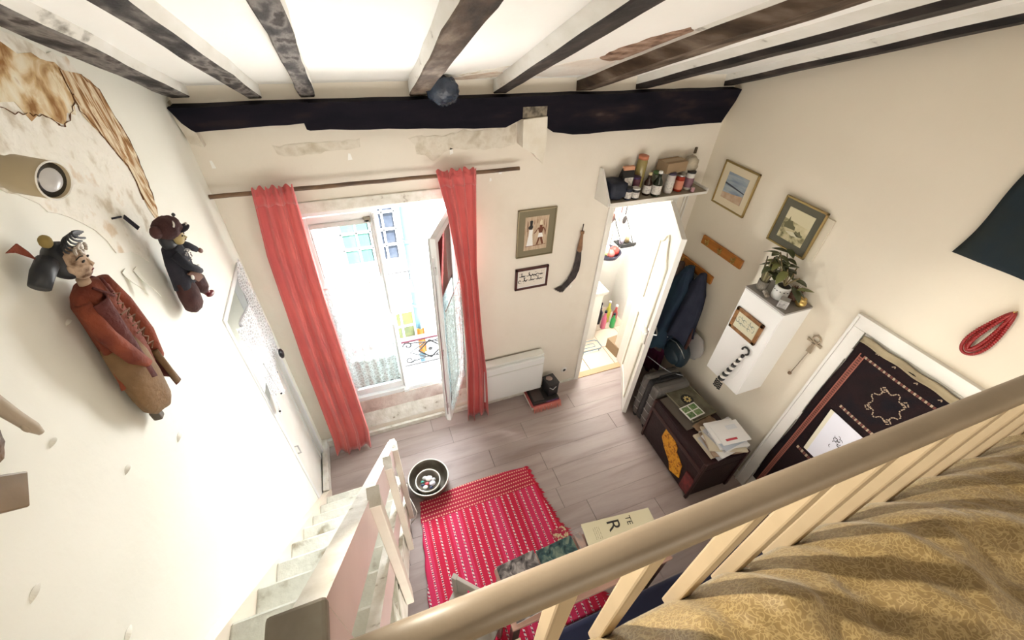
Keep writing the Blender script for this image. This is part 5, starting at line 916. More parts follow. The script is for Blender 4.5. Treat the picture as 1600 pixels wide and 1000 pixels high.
# ---------------------------------------------------------------- horsehair whisk
wk = thing('horsehair_whisk', 'dark horsehair whisk with a curved tail hanging beside the pictures', 'whisk', (2.305, -0.02, 1.85))
MB().tube([(2.303, -0.02, 1.87), (2.300, -0.022, 1.80)], 0.004, 8).build('loop', mat('dark_cord', (0.05, 0.03, 0.02), .7), wk); MB().lathe((2.302, -0.024, 1.63), [(0.016, 0), (0.022, 0.02), (0.017, 0.08), (0.010, 0.155), (0.016, 0.165), (0.015, 0.18)], 16).build('handle', ramp_mat('tan_leather', [(0.3, (0.20, 0.10, 0.05)), (0.7, (0.33, 0.19, 0.11))], 14, .5, .2, 40), wk, smooth=True)
b = MB(); r = random.Random(2)
for k in range(170):
    ox, oy, sp = r.uniform(-.017, .017), r.uniform(-.010, .010), r.uniform(-.5, .9)
    P = [(2.302 + ox * .9, 1.64), (2.306 + ox * 1.3, 1.54), (2.300 + ox * 1.6, 1.45), (2.272 + ox * 1.8 + .01 * sp, 1.37 + .01 * sp), (2.215 + ox + .03 * sp, 1.305 + .004 * sp), (2.135 + .05 * sp + r.uniform(0, .03), 1.275 - .035 * sp)]
    b.tube([(x, -0.022 + oy, z) for x, z in P], [.0024, .0030, .0030, .0028, .0022, .0009], 4)
b.build('hair', mat('dark_hair', (0.035, 0.025, 0.025), .6, (0.07, 0.055, 0.05), 30), wk, kind='stuff')

# ---------------------------------------------------------------- lace cloth over the closet door
lc_m = mat('white_crochet', (0.74, 0.75, 0.78), 0.9); lacify(lc_m, 60, 1.0, 0.42, 'DISTANCE_TO_EDGE', 0.13, 0.04)
def lcf(u, v):
    y = -0.60 + 0.46 * u - 0.02 * v; z = 1.90 + 0.14 * u * u - (0.64 + 0.10 * sin(u * 11) ** 2 - 0.04 * u) * v - 0.10 * sin(pi * u) * (1 - v)
    return (0.022 + 0.014 * sin(u * 13 + v * 2) + 0.008 * noise.noise(V((u * 6, v * 6, 0))), y, z)
lt = thing('crochet_cloth', 'white crochet lace cloth hung over the closet opening in the left wall', 'lace cloth', (0.02, -0.37, 1.6))
MB().grid(lcf, 60, 50).build('lace_field', lc_m, lt, smooth=True)
sh_m = mat('white_muslin', (0.78, 0.78, 0.80), 0.9); MB().grid(lambda u, v: (lambda p: (p[0] - 0.012, p[1], p[2]))(lcf(0.10 + 0.5 * u, v * (0.42 - 0.10 * u))), 24, 16).build('muslin_band', sh_m, lt, smooth=True, thick=0.002)
for k in range(12):
    u = k / 11; MB().ball(lcf(u, 1.0), 0.007, 6, 5).build('tassel_bead', sh_m if k % 4 else black, lt)
for u in (0.05, 0.35, 0.7): MB().tube([lcf(u, 0.55 + 0.05 * i) for i in range(9)], 0.004, 5).build('scallop_cord', sh_m, lt, smooth=True)
crow = tag(MB().ball((0.055, -0.22, 1.36), (0.014, 0.03, 0.045), 10, 8, Matrix.Rotation(0.4, 3, 'X')).build('black_trinket', black, smooth=True), 'small black trinket dangling on the crochet lace', 'trinket')

# ---------------------------------------------------------------- puppets and lamp on the left wall
def loft(b, secs, n=24, fold=0.0, nf=5, seed=0.0):
    rs = []
    for k, (c, ru, rn, *tw) in enumerate(secs):
        ring = []
        for j in range(n):
            a = 2 * pi * j / n; q = 1 + fold * (k / len(secs)) * sin(a * nf + seed + k * .25) + 0.04 * noise.noise(V((a * 2, k * .7, seed))); ring.append(V((c[0] + ru * q * cos(a), c[1] + rn * q * sin(a), c[2] + (tw[0] * cos(a) if tw else 0))))
        rs.append(ring)
    b.rings(rs); return b
# first puppet: local x = along the wall towards the window, -y = away from the wall, z up
p1 = thing('puppet', 'old wooden puppet in a long rust red robe and tan skirt on the left wall', 'puppet', (0, -1.375, 2.74), LW, 'puppets on the left wall'); p1.scale = (0.86, 0.78, 0.92)
rust = ramp_mat('rust_red_cloth', [(0.3, (0.13, 0.028, 0.018)), (0.6, (0.25, 0.060, 0.030))], 10, 0.85, 0.5, 60); rustd = ramp_mat('dark_rust_cloth', [(0.3, (0.07, 0.018, 0.018)), (0.7, (0.14, 0.035, 0.028))], 10, 0.85, 0.5, 60)
tan = ramp_mat('tan_skirt_cloth', [(0.3, (0.15, 0.085, 0.04)), (0.6, (0.25, 0.15, 0.075)), (0.85, (0.32, 0.20, 0.085))], 7, 0.8, 0.4, 60); face = ramp_mat('cracked_face_paint', [(0.34, (0.12, 0.06, 0.03)), (0.42, (0.50, 0.36, 0.26)), (0.7, (0.58, 0.43, 0.32))], 16, 0.6, 0.4, 40)
MB().ball((0, -0.085, 0), (0.034, 0.034, 0.044), 22, 16, None, lambda d: 1 + 0.10 * max(0, -d.y) * max(0, 1 - abs(d.x) * 6) * max(0, 1 - abs(d.z) * 4) - 0.10 * max(0, -d.z) * abs(d.x)).build('head', face, p1, smooth=True, local=True)
b = MB(); b.tube([(0.0, -0.116, 0.010), (0.001, -0.124, -0.006), (0.0, -0.119, -0.010)], [0.003, 0.0045, 0.003], 8); b.build('nose', face, p1, smooth=True, local=True)
for s_ in (-1, 1): MB().ball((s_ * 0.014, -0.115, 0.010), (0.008, 0.003, 0.0028), 10, 6).build('eye', ink, p1, local=True); MB().tube([(s_ * 0.006, -0.1175, 0.021), (s_ * 0.015, -0.114, 0.024), (s_ * 0.024, -0.106, 0.019)], 0.0014, 5).build('eyebrow', ink, p1, local=True); MB().ball((s_ * 0.034, -0.085, 0.0), (0.005, 0.008, 0.011), 8, 6).build('ear', face, p1, smooth=True, local=True)
MB().ball((0, -0.1145, -0.021), (0.007, 0.003, 0.0018), 10, 5).build('mouth', mat('dark_red_lips', (0.18, 0.02, 0.02), .5), p1, local=True)
hair = mat('blue_black_hair', (0.014, 0.016, 0.022), 0.5)
MB().ball((0.0, -0.065, 0.012), (0.045, 0.045, 0.050), 18, 12, None, lambda d: 1 if (d.y > -0.55 or d.z > .72) else .72).build('hair', hair, p1, smooth=True, local=True)
MB().tube([(-0.045, -0.06, 0.035), (-0.085, -0.055, 0.022), (-0.115, -0.05, 0.005)], [0.024, 0.024, 0.022], 14).build('hair_roll', hair, p1, smooth=True, local=True)
b = MB()
for k in range(6): b.tube([(0.0 + 0.03 * cos(a + k * .2) + 0.004 * k, -0.10 - 0.006 * k, 0.052 + 0.018 * sin(a) + .003 * k) for a in [i * .5 for i in range(9)]], 0.003, 5)
b.build('hair_loops', hair, p1, smooth=True, local=True)
MB().ball((-0.02, -0.07, 0.075), (0.018, 0.014, 0.016), 10, 8).build('yellow_bobble', mat('ochre_bobble', (0.30, 0.22, 0.07), .8), p1, smooth=True, local=True)
b = MB()
for k in range(26): a = k * 1.1; b.ball((0.004 + 0.026 * cos(a) * (k % 3 + 1) / 3, -0.115 - .004 * (k % 2), 0.036 + 0.012 * sin(a)), 0.0045, 6, 5)
b.build('beaded_tiara', mat('dull_beads', (0.40, 0.34, 0.28), .4), p1, kind='stuff', local=True)
b = MB(); b.add([(-0.06, -0.05, 0.05), (-0.10, -0.05, 0.09), (-0.085, -0.055, 0.105), (-0.065, -0.05, 0.075), (-0.12, -0.045, 0.10)], [(0, 1, 2, 3), (1, 4, 2)]); b.build('red_ribbon', rust, p1, local=True, thick=0.003)
MB().tube([(0, -0.075, -0.045), (0, -0.07, -0.08)], 0.016, 10).build('neck', face, p1, smooth=True, local=True)
b = MB(); loft(b, [((0, -0.068, -0.060), .026, .024), ((0, -0.066, -0.075), .060, .034), ((0.0, -0.064, -0.10), .078, .042), ((0, -0.060, -0.17), .078, .046), ((-.005, -0.055, -0.25), .085, .046), ((-.012, -0.050, -0.33), .092, .044), ((-.018, -0.045, -0.375), .095, .040, -.02)], 32, .14, 6, 1.0); b.build('robe', rust, p1, smooth=True, local=True)
b = MB(); loft(b, [((-0.03, -0.060, -0.24), .070, .040), ((-0.035, -0.062, -0.32), .082, .044), ((-.036, -0.056, -0.42), .084, .042), ((-.034, -0.048, -0.50), .070, .036, -.02), ((-.030, -0.042, -0.53), .052, .026, -.02)], 32, .10, 5, 2.0); b.build('skirt', tan, p1, smooth=True, local=True)
b = MB(); b.grid(lambda u, v: (0.030 + 0.065 * u + 0.045 * v - 0.03 * u * v, -0.035 - 0.035 * sin(pi * u) - 0.01 * v, -0.085 - 0.42 * v - 0.06 * u * v + 0.02 * (1 - u) * v), 10, 20); b.build('coat_panel', rustd, p1, smooth=True, local=True, thick=0.004)
b = MB(); b.grid(lambda u, v: (-0.075 + 0.07 * u - 0.005 * v, -0.100 - 0.022 * sin(pi * u) + 0.02 * v, -0.09 - 0.27 * v - 0.05 * u * v), 10, 16); b.build('coat_panel', rustd, p1, smooth=True, local=True, thick=0.004)
b = MB(); loft(b, [((0.070, -0.075, -0.085), .020, .022), ((0.088, -0.080, -0.18), .022, .024), ((0.084, -0.085, -0.30), .024, .024), ((0.080, -0.075, -0.40), .018, .016)], 14, .1, 4, 3); b.build('sleeve', rust, p1, smooth=True, local=True)
b = MB(); loft(b, [((-0.070, -0.075, -0.085), .020, .022), ((-0.086, -0.085, -0.18), .024, .024), ((-0.070, -0.10, -0.28), .026, .022), ((-0.045, -0.105, -0.33), .016, .014)], 14, .1, 4, 4); b.build('sleeve', rust, p1, smooth=True, local=True)
MB().tube([(0.055, -0.085, -0.36), (0.062, -0.085, -0.44), (0.072, -0.08, -0.515)], [0.013, 0.011, 0.010], 10).build('arm_rod', tan, p1, smooth=True, local=True)
for x, z in ((-0.055, -0.535), (0.075, -0.47)): MB().box((x, -0.030, z), (0.03, 0.03, 0.04), None, 0.006).build('foot', mat('dark_foot', (0.08, 0.06, 0.04), .6), p1, local=True)
b = MB(); r = random.Random(6)
for k in range(8): z = -0.11 - k * 0.026; b.tube([(0.004 + r.uniform(-.02, .02), -0.112, z), (0.02 + r.uniform(-.01, .02), -0.117, z - .010), (0.01, -0.112, z - .022)], 0.003, 5)
b.build('embroidery', mat('tan_embroidery', (0.20, 0.10, 0.06), .8), p1, local=True)
b = MB(); b.tube([(-0.028, -0.100, -0.062), (0.0, -0.112, -0.10), (0.012, -0.112, -0.115)], .004, 6); b.tube([(0.030, -0.100, -0.062), (0.015, -0.112, -0.105)], .004, 6); b.build('collar', rustd, p1, smooth=True, local=True)
# second puppet
p2 = thing('puppet', 'small dark clothed puppet in a beaded cap, nearer the window', 'puppet', (0, -0.89, 2.55), LW, 'puppets on the left wall'); p2.scale = (0.95, 0.8, 0.98)
pl = ramp_mat('plum_brown_cloth', [(0.3, (0.035, 0.014, 0.016)), (0.6, (0.075, 0.032, 0.03)), (0.8, (0.02, 0.018, 0.022))], 12, 0.85, 0.5, 60); nv = ramp_mat('slate_black_cloth', [(0.3, (0.010, 0.012, 0.020)), (0.7, (0.030, 0.028, 0.040))], 12, 0.8, 0.4, 60)
MB().ball((0.008, -0.120, 0.0), (0.026, 0.026, 0.032), 18, 12).build('head', mat('ochre_face', (0.42, 0.33, 0.14), .5), p2, smooth=True, local=True)
for s_ in (-1, 1): MB().ball((0.008 + s_ * 0.010, -0.144, 0.004), (0.005, 0.003, 0.003), 8, 5).build('eye', ink, p2, local=True)
MB().tube([(0.008, -0.145, 0.0), (0.008, -0.152, -0.008), (0.008, -0.146, -0.012)], .003, 6).build('nose', mat('ochre_face_b', (0.38, 0.30, 0.12), .5), p2, local=True)
MB().ball((0.008, -0.144, -0.016), (0.007, 0.003, 0.002), 8, 5).build('mouth', mat('dark_lips', (0.12, 0.02, 0.02), .5), p2, local=True)
MB().ball((0.0, -0.105, 0.040), (0.056, 0.052, 0.038), 20, 12, None, lambda d: 1 + .12 * noise.noise(d * 4)).build('cap', pl, p2, smooth=True, local=True); MB().ball((0.022, -0.150, 0.022), (0.036, 0.024, 0.007), 16, 6).build('cap_brim', nv, p2, smooth=True, local=True)
MB().ball((-0.056, -0.085, 0.050), (0.024, 0.02, 0.022), 12, 8).build('cap_bobble', pl, p2, smooth=True, local=True); MB().ball((0.058, -0.125, 0.060), 0.007, 10, 7).build('cap_button', black, p2, local=True)
b = MB()
for k in range(20): a = -2.6 + k * 0.135; b.ball((0.002 + 0.052 * cos(a + 1.0), -0.108 + 0.052 * sin(a + .2) * .95 - .004, 0.024 + 0.0035 * sin(a * 3)), 0.0042, 6, 5)
for k in range(9): b.ball((-0.045 + 0.008 * k, -0.150 + 0.0006 * k * k, 0.060 + .001 * k), 0.0036, 6, 5)
b.build('pearl_band', mat('pearl', (0.70, 0.66, 0.62), .3), p2, kind='stuff', local=True)
MB().ball((0.0, -0.085, -0.005), (0.042, 0.030, 0.045), 14, 10).build('hair', hair, p2, smooth=True, local=True)
b = MB(); loft(b, [((0, -0.085, -0.022), .022, .022), ((0.0, -0.082, -0.035), .050, .036), ((0, -0.078, -0.08), .060, .045), ((0.0, -0.070, -0.14), .062, .046), ((0.0, -0.062, -0.185), .066, .044)], 26, .12, 5, 1); b.build('jacket', nv, p2, smooth=True, local=True)
b = MB(); loft(b, [((-0.020, -0.065, -0.16), .040, .036), ((-0.020, -0.062, -0.22), .050, .040), ((-0.016, -0.055, -0.28), .048, .036), ((-0.008, -0.05, -0.305), .030, .024)], 20, .10, 5, 2); b.build('trouser_leg', pl, p2, smooth=True, local=True)
b = MB(); loft(b, [((0.030, -0.075, -0.155), .036, .034), ((0.042, -0.085, -0.205), .042, .038), ((0.056, -0.088, -0.25), .030, .030), ((0.066, -0.085, -0.28), .014, .014)], 20, .10, 5, 4); b.build('trouser_leg', pl, p2, smooth=True, local=True)
shoe = mat('dark_red_shoe', (0.16, 0.012, 0.02), .4)
MB().ball((0.078, -0.098, -0.298), (0.034, 0.016, 0.012), 12, 8, Matrix.Rotation(0.25, 3, 'Y')).build('shoe', shoe, p2, smooth=True, local=True); MB().ball((0.068, -0.09, -0.284), (0.014, 0.014, 0.014), 10, 7).build('shoe_pompom', shoe, p2, local=True)
MB().tube([(0.046, -0.09, -0.045), (0.078, -0.11, -0.075), (0.100, -0.125, -0.105)], [0.018, 0.015, 0.012], 10).build('arm', nv, p2, smooth=True, local=True); MB().ball((0.114, -0.132, -0.118), (0.017, 0.010, 0.010), 10, 7, Matrix.Rotation(0.7, 3, 'Y')).build('hand', mat('dark_wood_hand', (0.14, 0.05, 0.03), .5), p2, smooth=True, local=True)
MB().tube([(-0.046, -0.10, -0.045), (-0.052, -0.125, -0.09), (-0.020, -0.14, -0.125), (0.01, -0.138, -0.15)], [0.018, 0.017, 0.014, 0.011], 10).build('arm', nv, p2, smooth=True, local=True)
b = MB(); b.add([(-0.06, -0.115, -0.12), (0.0, -0.132, -0.125), (0.03, -0.125, -0.19), (-0.02, -0.12, -0.18)], [(0, 1, 2, 3)]); b.build('sash', ramp_mat('brown_sash', [(.3, (0.12, .05, .03)), (.7, (.18, .09, .06))], 8), p2, local=True, thick=0.006)
for x, z in ((-0.062, -0.135), (0.035, -0.145), (0.022, -0.16)): MB().ball((x, -0.128, z), (0.010, 0.006, 0.009), 8, 6).build('silver_button', mat('silver', (0.65, 0.63, 0.60), .3), p2, local=True)
b = MB(); r = random.Random(4)
for k in range(24): b.ball((r.uniform(-.02, .035), -0.128 + r.uniform(0, .004), -0.05 - r.random() * .05), 0.0032, 6, 4)
b.build('bead_necklace', mat('grey_beads', (0.32, 0.30, 0.30), .4), p2, kind='stuff', local=True)
b = MB(); b.add([(-0.052, -0.03, 0.065), (-0.075, -0.02, 0.118), (-0.055, -0.018, 0.122), (-0.030, -0.03, 0.065)], [(0, 1, 2, 3)]); b.tube([(-0.065, -0.01, 0.12), (-0.11, -0.004, 0.135)], .002, 5); b.build('hanging_strap', nv, p2, local=True, thick=0.003)
# third puppet, mostly outside the frame
p3 = thing('carved_arm', 'pale carved wooden arm hanging on the left wall at the left edge', 'carving', (0.07, -1.79, 2.72)); pale = ramp_mat('pale_limewood', [(.3, (.34, .27, .20)), (.6, (.50, .42, .33))], 14, .6, .2, 30, stretch=(1, 1, .3))
MB().tube([(0.075, -1.79, 2.80), (0.078, -1.79, 2.715), (0.078, -1.785, 2.67), (0.080, -1.782, 2.635), (0.081, -1.780, 2.615)], [0.014, 0.0125, 0.0105, 0.010, 0.005], 14).build('forearm', pale, p3, smooth=True); MB().ball((0.08, -1.792, 2.645), (0.005, 0.005, 0.011), 10, 8).build('thumb', pale, p3, smooth=True)
p4_ = thing('brown_carving', 'rough dark brown carved head at the left edge of the left wall', 'carving', (0.06, -1.85, 2.68)); MB().ball((0.055, -1.862, 2.690), (0.04, 0.045, 0.050), 18, 12, None, lambda d: 1 + .16 * noise.noise(d * 4)).build('body', ramp_mat('gnarled_brown', [(.3, (.05, .025, .012)), (.6, (.17, .09, .04))], 16, .5, .9, 40), p4_, smooth=True)
wb2 = thing('wooden_wall_box', 'brown wooden board corner sticking out at the left edge under the carving', 'box', (0.08, -1.91, 2.64)); b = MB(); b.M = Matrix.Translation((0.07, -1.915, 2.63)) @ Matrix.Rotation(-0.9, 4, 'X'); b.b2((-0.06, -0.16, -0.03), (0.02, 0.05, 0.03), 0.003); b.build('body', ramp_mat('brown_board', [(.3, (.15, .10, .05)), (.7, (.24, .16, .085))], 8, .4, .1, 30), wb2)
# spot lamp
lp = thing('spot_lamp', 'cream cylindrical spot lamp mounted on the left wall', 'lamp', (0.0, -1.44, 3.01)); A, B_ = V((0.06, -1.459, 3.001)), V((0.2, -1.51, 2.976)); ax = (B_ - A).normalized()
q = ax.to_track_quat('Z', 'Y').to_matrix().to_4x4(); lm_ = mat('cream_lamp_metal', (0.46, 0.38, 0.25), .4)
def LT(prof, name, m_, n=28, off=B_):
    b = MB(); b.M = Matrix.Translation(off) @ q; b.lathe((0, 0, 0), prof, n); return b.build(name, m_, lp, smooth=True)
LT([(0.024, -0.16), (0.029, -0.155), (0.029, -0.070), (0.0345, -0.060), (0.0345, 0.0), (0.0325, 0.0), (0.030, -0.05), (0.025, -0.06)], 'shade', lm_)
b = MB(); b.M = Matrix.Translation(B_) @ q; b.rings([[((0.034 + .0018 * cos(t)) * cos(a), (0.034 + .0018 * cos(t)) * sin(a), .0016 * sin(t)) for t in [0, 1.57, 3.14, 4.71]] for a in [2 * pi * i / 32 for i in range(33)]], cap=False); b.build('rim', mat('bright_rim', (.85, .84, .8), .3), lp)
LT([(0.010, -0.055), (0.014, -0.04), (0.026, -0.020), (0.026, -0.012), (0.019, -0.002), (0.0, 0.002)], 'bulb', mat('frosted_bulb', (0.60, 0.60, 0.62), .3)); LT([(0.031, -0.006), (0.027, -0.03), (0.018, -0.052), (0.0, -0.053)], 'reflector', mat('dark_reflector', (0.12, 0.12, 0.13), 0.25, metal=0.8))
sp_ = bpy.data.lights.new('spot_lamp_bulb', 'SPOT'); sp_.energy = 55; sp_.color = (1.0, 0.91, 0.74); sp_.spot_size = radians(66); sp_.spot_blend = 0.7; sp_.shadow_soft_size = 0.03
spo = bpy.data.objects.new('spot_lamp_bulb', sp_); S.collection.objects.link(spo); spo.location = B_ + ax * 0.02; spo.rotation_euler = V((1.45, -0.90, -0.66)).to_track_quat('-Z', 'Y').to_euler()
for dz in (0, 0.012): b = MB(); b.M = Matrix.Translation(B_) @ q; b.b2((-0.0298, -0.006 + dz, -0.155), (0.0298, -0.002 + dz, -0.10)); b.build('vent_slot', ink, lp)
MB().tube([A + V((.01, 0, .0)), (0.03, -1.445, 3.02), (0.0, -1.44, 3.03)], 0.010, 8).build('arm', lm_, lp, smooth=True); MB().lathe((0.0, -1.44, 3.03), [(0.04, 0.0), (0.04, 0.012), (0.02, 0.018)], 20, 'X').build('wall_plate', lm_, lp)

# ---------------------------------------------------------------- things under the loft edge
tb = thing('desk', 'pinkish wooden desk with pictures and a large book under the loft edge', 'desk', (1.6, -1.86, 0))
MB().b2((1.02, -2.0, 0.72), (2.02, -1.70, 0.75), 0.004).build('desktop', mat('rosy_wood', (0.34, 0.20, 0.15), .5, (.28, .16, .12), 5), tb)
for x in (1.05, 1.99):
    for y in (-1.97, -1.73): MB().b2((x - .02, y - .02, 0), (x + .02, y + .02, 0.72), .002).build('leg', wood_d, tb)
bk = thing('large_book', 'large pale olive book with black capital letters lying on the desk', 'book', (1.80, -1.82, 0.75), -0.12, 'on the desk'); MB().box((0, 0, 0.012), (0.445, 0.27, 0.022)).build('pages', paper, bk, local=True); MB().box((0, 0, 0.0245), (0.455, 0.28, 0.003), None, .001).build('cover', mat('pale_olive_cover', (0.52, 0.47, 0.32), .6), bk, local=True)
def text(s_, size, loc, rz, par):
    c = bpy.data.curves.new('lettering', 'FONT'); c.body = s_; c.size = size; c.extrude = 0.0004; o = bpy.data.objects.new('lettering', c); S.collection.objects.link(o)
    dg_ = bpy.context.evaluated_depsgraph_get(); me = bpy.data.meshes.new_from_object(o.evaluated_get(dg_)); bpy.data.objects.remove(o); me.materials.clear(); me.materials.append(ink)
    o = bpy.data.objects.new('lettering', me); S.collection.objects.link(o); o.parent = par; o.location = loc; o.rotation_euler = (0, 0, rz); return o
text('R', 0.115, (-0.07, 0.125, 0.0265), -pi / 2, bk); text('TE', 0.05, (0.055, 0.125, 0.0265), -pi / 2, bk)
b = MB()
for k in range(4):
    for j in range(9): b.box((-0.165 + k * 0.012, 0.10 - j * 0.008, 0.0262), (0.004, 0.005 if (j + k) % 3 else 0.002, 0.0006))
b.build('small_print', mat('grey_print', (.25, .22, .15), .7), bk, kind='stuff', local=True)
pmx = [ramp_mat('dark_photo_cover_%d' % i, [(.32, (.008, .009, .011)), (.48, a), (.62, c), (.78, (.02, .025, .03))], 18, .25, 0, 10, detail=6, dist=1) for i, (a, c) in enumerate((((.10, .085, .08), (.26, .23, .21)), ((.03, .06, .06), (.12, .15, .11))))]
for i, (x, lab) in enumerate(((1.155, 'dark photo magazine at the left end of the desk, grey and black cover'), (1.395, 'dark photo magazine beside the large book, blue and green cover'))):
    t = thing('magazine', lab, 'magazine', (x, -1.835, 0.751), 0.05, 'on the desk'); MB().box((0, 0, 0.010), (0.225, 0.28, 0.018)).build('pages', paper, t, local=True); MB().box((0, 0, 0.020), (0.232, 0.285, 0.003), None, .001).build('cover', pmx[i], t, local=True)
pk = thing('pencil_case', 'small grey patterned case between the magazines and the large book', 'case', (1.545, -1.80, 0.751), 0, 'on the desk'); MB().box((0, 0, 0.012), (0.045, 0.22, 0.024), None, .004).build('body', mat('grey_case', (.16, .14, .13), .5, (.3, .2, .16), 30), pk, local=True)
ch = thing('grey_chair', 'grey wooden chair turned diagonally at the desk corner over the red rug', 'chair', (0.80, -1.75, 0)); cg = mat('grey_chair_paint', (.40, .36, .31), .5, (.34, .31, .27), 6)
Mc = Matrix.Translation((0.80, -1.62, 0)) @ Matrix.Rotation(-pi / 4, 4, 'Z')
def CB(a, c, name, m_=cg):
    b = MB(); b.M = Mc; b.b2(a, c, .003); return b.build(name, m_, ch)
for x in (0.0, 0.30): CB((x, -0.02, 0), (x + 0.03, 0.01, 0.68), 'leg'); CB((x, -0.34, 0), (x + 0.03, -0.31, 0.42), 'leg')
CB((0.03, -0.015, 0.60), (0.30, 0.005, 0.68), 'top_rail'); CB((0.03, -0.012, 0.45), (0.09, 0.004, 0.60), 'slat'); CB((0.14, -0.012, 0.45), (0.20, 0.004, 0.60), 'slat'); CB((0.24, -0.012, 0.45), (0.30, 0.004, 0.60), 'slat'); CB((0, -0.34, 0.42), (0.33, 0.01, 0.45), 'seat')
sf = thing('bench', 'low bench with a dark navy cushion behind the desk under the loft', 'bench', (1.7, -2.3, 0)); MB().b2((1.16, -2.75, 0.03), (2.9, -2.05, 0.34), .01).build('base', black, sf); MB().b2((1.15, -2.76, 0.345), (2.91, -2.03, 0.50), .035).build('cushion', mat('navy_velvet', (0.006, 0.010, 0.045), .9, sheen=.3), sf, smooth=True)
rk = thing('drying_rack', 'pale slatted wooden rack under the loft railing', 'rack', (0.96, -2.2, 0)); ps = mat('pale_slat', (.62, .54, .42), .5)
for i in range(6): MB().b2((0.70 + i * 0.062, -2.32, 0.70), (0.74 + i * 0.062, -2.03, 0.715), .002).build('slat', ps, rk)
for y in (-2.30, -2.06): MB().b2((0.69, y - .012, 0.665), (1.06, y + .012, 0.695), .002).build('rail', wood_d, rk)
for x in (0.70, 1.04):
    for y in (-2.30, -2.06): MB().b2((x - .012, y - .012, 0), (x + .012, y + .012, 0.665), .002).build('leg', ps, rk)

# ---------------------------------------------------------------- kitchen things
KG = 'things hanging in the kitchen'
ks = thing('wall_rack', 'small black metal wall rack holding cups on the kitchen wall', 'rack', (3.40, 0.83, 1.08), 0, KG)
MB().b2((3.32, 0.74, 1.06), (3.50, 0.90, 1.075), .003).build('tray', black, ks); MB().tube([(3.34, 0.98, 1.30), (3.34, 0.76, 1.075)], .005, 6).build('bracket', black, ks); MB().tube([(3.49, 0.98, 1.30), (3.49, 0.76, 1.075)], .005, 6).build('bracket', black, ks)
MB().b2((3.31, 0.735, 1.075), (3.51, 0.742, 1.11), .002).build('front_bar', black, ks)
for x, y, r_, h, c, lab in ((3.37, .82, .03, .09, (.55, .5, .62), 'lilac cup on the black kitchen wall rack'), (3.45, .83, .028, .14, (.66, .52, .3), 'tan beaker on the black kitchen wall rack')):
    t = thing('cup', lab, 'cup', (x, y, 1.076), 0, KG); MB().lathe((x, y, 1.077), [(r_ * .8, 0), (r_, h), (r_ * .9, h), (r_ * .7, .01)], 16).build('body', mat('cup_%d' % int(h * 100), c, .4), t, smooth=True)
for i, (x, z, l, c, lab) in enumerate(((3.30, 1.52, .26, (.10, .04, .03), 'long brown spatula hanging highest on the kitchen wall'), (3.40, 1.48, .22, (.65, .06, .05), 'red handled tool hanging on the kitchen wall'), (3.20, 1.50, .20, (.05, .05, .05), 'black ladle hanging beside the spatula on the kitchen wall'), (3.46, 1.46, .24, (.05, .04, .04), 'black handled knife hanging rightmost on the kitchen wall'))):
    t = thing('utensil', lab, 'utensil', (x, .985, z), 0, KG); m_ = mat('utensil_%d' % i, c, .5); MB().tube([(x, .975, z), (x, .972, z - l * .5)], .007, 6).build('handle', m_, t); MB().ball((x, .966, z - l * .75), (.028, .008, .05), 10, 8).build('blade', m_ if i != 1 else steel, t)
bs2 = thing('hanging_basket', 'dark round wire basket of red and pink vegetables on the kitchen wall', 'basket', (3.20, .80, .98), 0, KG); MB().lathe((3.20, .80, .93), [(.06, 0), (.12, .03), (.15, .09), (.143, .09), (.11, .035), (.055, .008)], 24).build('bowl', mat('dark_wire', (.03, .025, .05), .5), bs2, smooth=True)
for k in range(3): a = k * 2.1; MB().tube([(3.20 + .14 * cos(a), .80 + .14 * sin(a), 1.02), (3.20, .80, 1.42)], .003, 5).build('chain', black, bs2)
for k, (dx, dy, s_, c, lab) in enumerate(((.07, -.02, .055, (.62, .05, .04), 'big red pepper at the right of the hanging kitchen basket'), (.0, -.06, .045, (.66, .16, .14), 'salmon tomato at the front of the hanging kitchen basket'), (-.07, .0, .040, (.55, .05, .18), 'pink onion at the left of the hanging kitchen basket'), (.01, .05, .045, (.74, .72, .66), 'white garlic bulb at the back of the hanging kitchen basket'), (-.03, -.03, .035, (.45, .5, .2), 'green lime in the middle of the hanging kitchen basket'))):
    tag(MB().ball((3.20 + dx, .80 + dy, 1.005 + s_ * .3), s_, 12, 9, None, lambda d: 1 + .06 * sin(atan2(d.y, d.x) * 5)).build('vegetable', mat('veg_%d' % k, c, .35), smooth=True), lab, 'vegetable', 'vegetables in the hanging basket')
yl = thing('yellow_gloves', 'yellow rubber glove hanging under the kitchen basket', 'glove', (3.13, .97, .86), 0, KG); MB().ball((3.13, .955, .78), (.035, .015, .06), 12, 8).build('palm', mat('yellow_rubber', (.74, .66, .08), .4), yl, smooth=True)
for k in range(4): MB().tube([(3.105 + .017 * k, .955, .75), (3.10 + .020 * k, .955, .67 + .01 * abs(k - 1.5))], .008, 6).build('finger', bpy.data.materials['yellow_rubber'], yl)
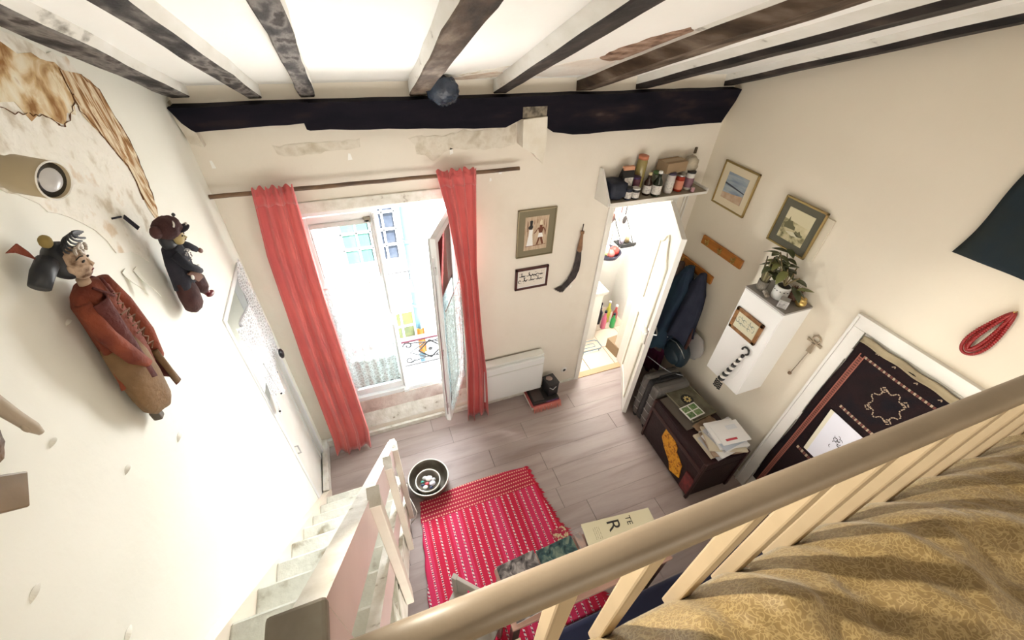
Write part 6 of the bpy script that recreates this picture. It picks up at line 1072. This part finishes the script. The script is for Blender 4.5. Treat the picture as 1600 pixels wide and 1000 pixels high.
sn = thing('kitchen_cabinet', 'white kitchen unit with a grey oven front behind the left door post', 'cabinet', (2.85, .75, 0)); MB().b2((2.5, .50, 0), (3.05, .99, .66), .004).build('body', kw, sn); MB().b2((2.49, .49, .66), (3.10, .99, .70), .004).build('worktop', paint, sn); MB().b2((3.05, .53, .08), (3.056, .96, .60), .002).build('oven_door', mat('oven_grey', (.20, .17, .15), .3), sn); MB().tube([(3.075, .55, .52), (3.075, .94, .52)], .006, 6).build('handle', steel, sn)
tagc = [((.05, .45, .36), 'teal'), ((.75, .75, .74), 'white'), ((.02, .02, .03), 'black'), ((.03, .05, .30), 'blue'), ((.72, .18, .30), 'pink'), ((.75, .70, .12), 'yellow'), ((.05, .40, .12), 'green'), ((.55, .10, .10), 'red')]
pos = [(3.14, .78), (3.20, .86), (3.235, .74), (3.29, .80), (3.25, .64), (3.36, .74), (3.37, .62), (3.44, .70)]
for k, ((c, cn), (x, y)) in enumerate(zip(tagc, pos)):
    h = .20 + .05 * ((k * 7) % 3); t = thing('cleaning_bottle', '%s plastic bottle in the cluster on the kitchen floor' % cn, 'bottle', (x, y, 0), 0, 'cleaning bottles on the kitchen floor')
    MB().lathe((x, y, .001), [(.026, 0), (.032, .01), (.032, h * .6), (.014, h * .8), (.014, h)], 14).build('body', mat('bottle_' + cn, c, .35), t, smooth=True); MB().lathe((x, y, h), [(.017, 0), (.015, .022)], 10).build('cap', paper if k % 2 else dkblue, t)
wr_ = thing('wire_rack', 'thin blue wire rack lying on the kitchen floor', 'rack', (2.92, .36, 0)); wm_ = mat('blue_wire', (.10, .22, .30), .4)
MB().tube([(2.78, .30, .03), (3.02, .30, .03), (3.05, .33, .03), (3.05, .42, .03), (3.02, .45, .03), (2.78, .45, .03)], .005, 6).build('outer_wire', wm_, wr_, smooth=True); MB().tube([(2.78, .35, .03), (2.98, .35, .03), (2.98, .40, .03), (2.78, .40, .03)], .004, 6).build('inner_wire', wm_, wr_)
for x in (2.80, 3.0): MB().tube([(x, .30, .03), (x, .30, .0)], .004, 5).build('foot', wm_, wr_)
cbx = thing('cardboard_box', 'brown cardboard box on the kitchen floor beside the open door', 'box', (3.20, .24, 0), 0.1); MB().box((0, 0, .07), (.16, .20, .14), None, .002).build('body', bpy.data.materials['cardboard'], cbx, local=True)
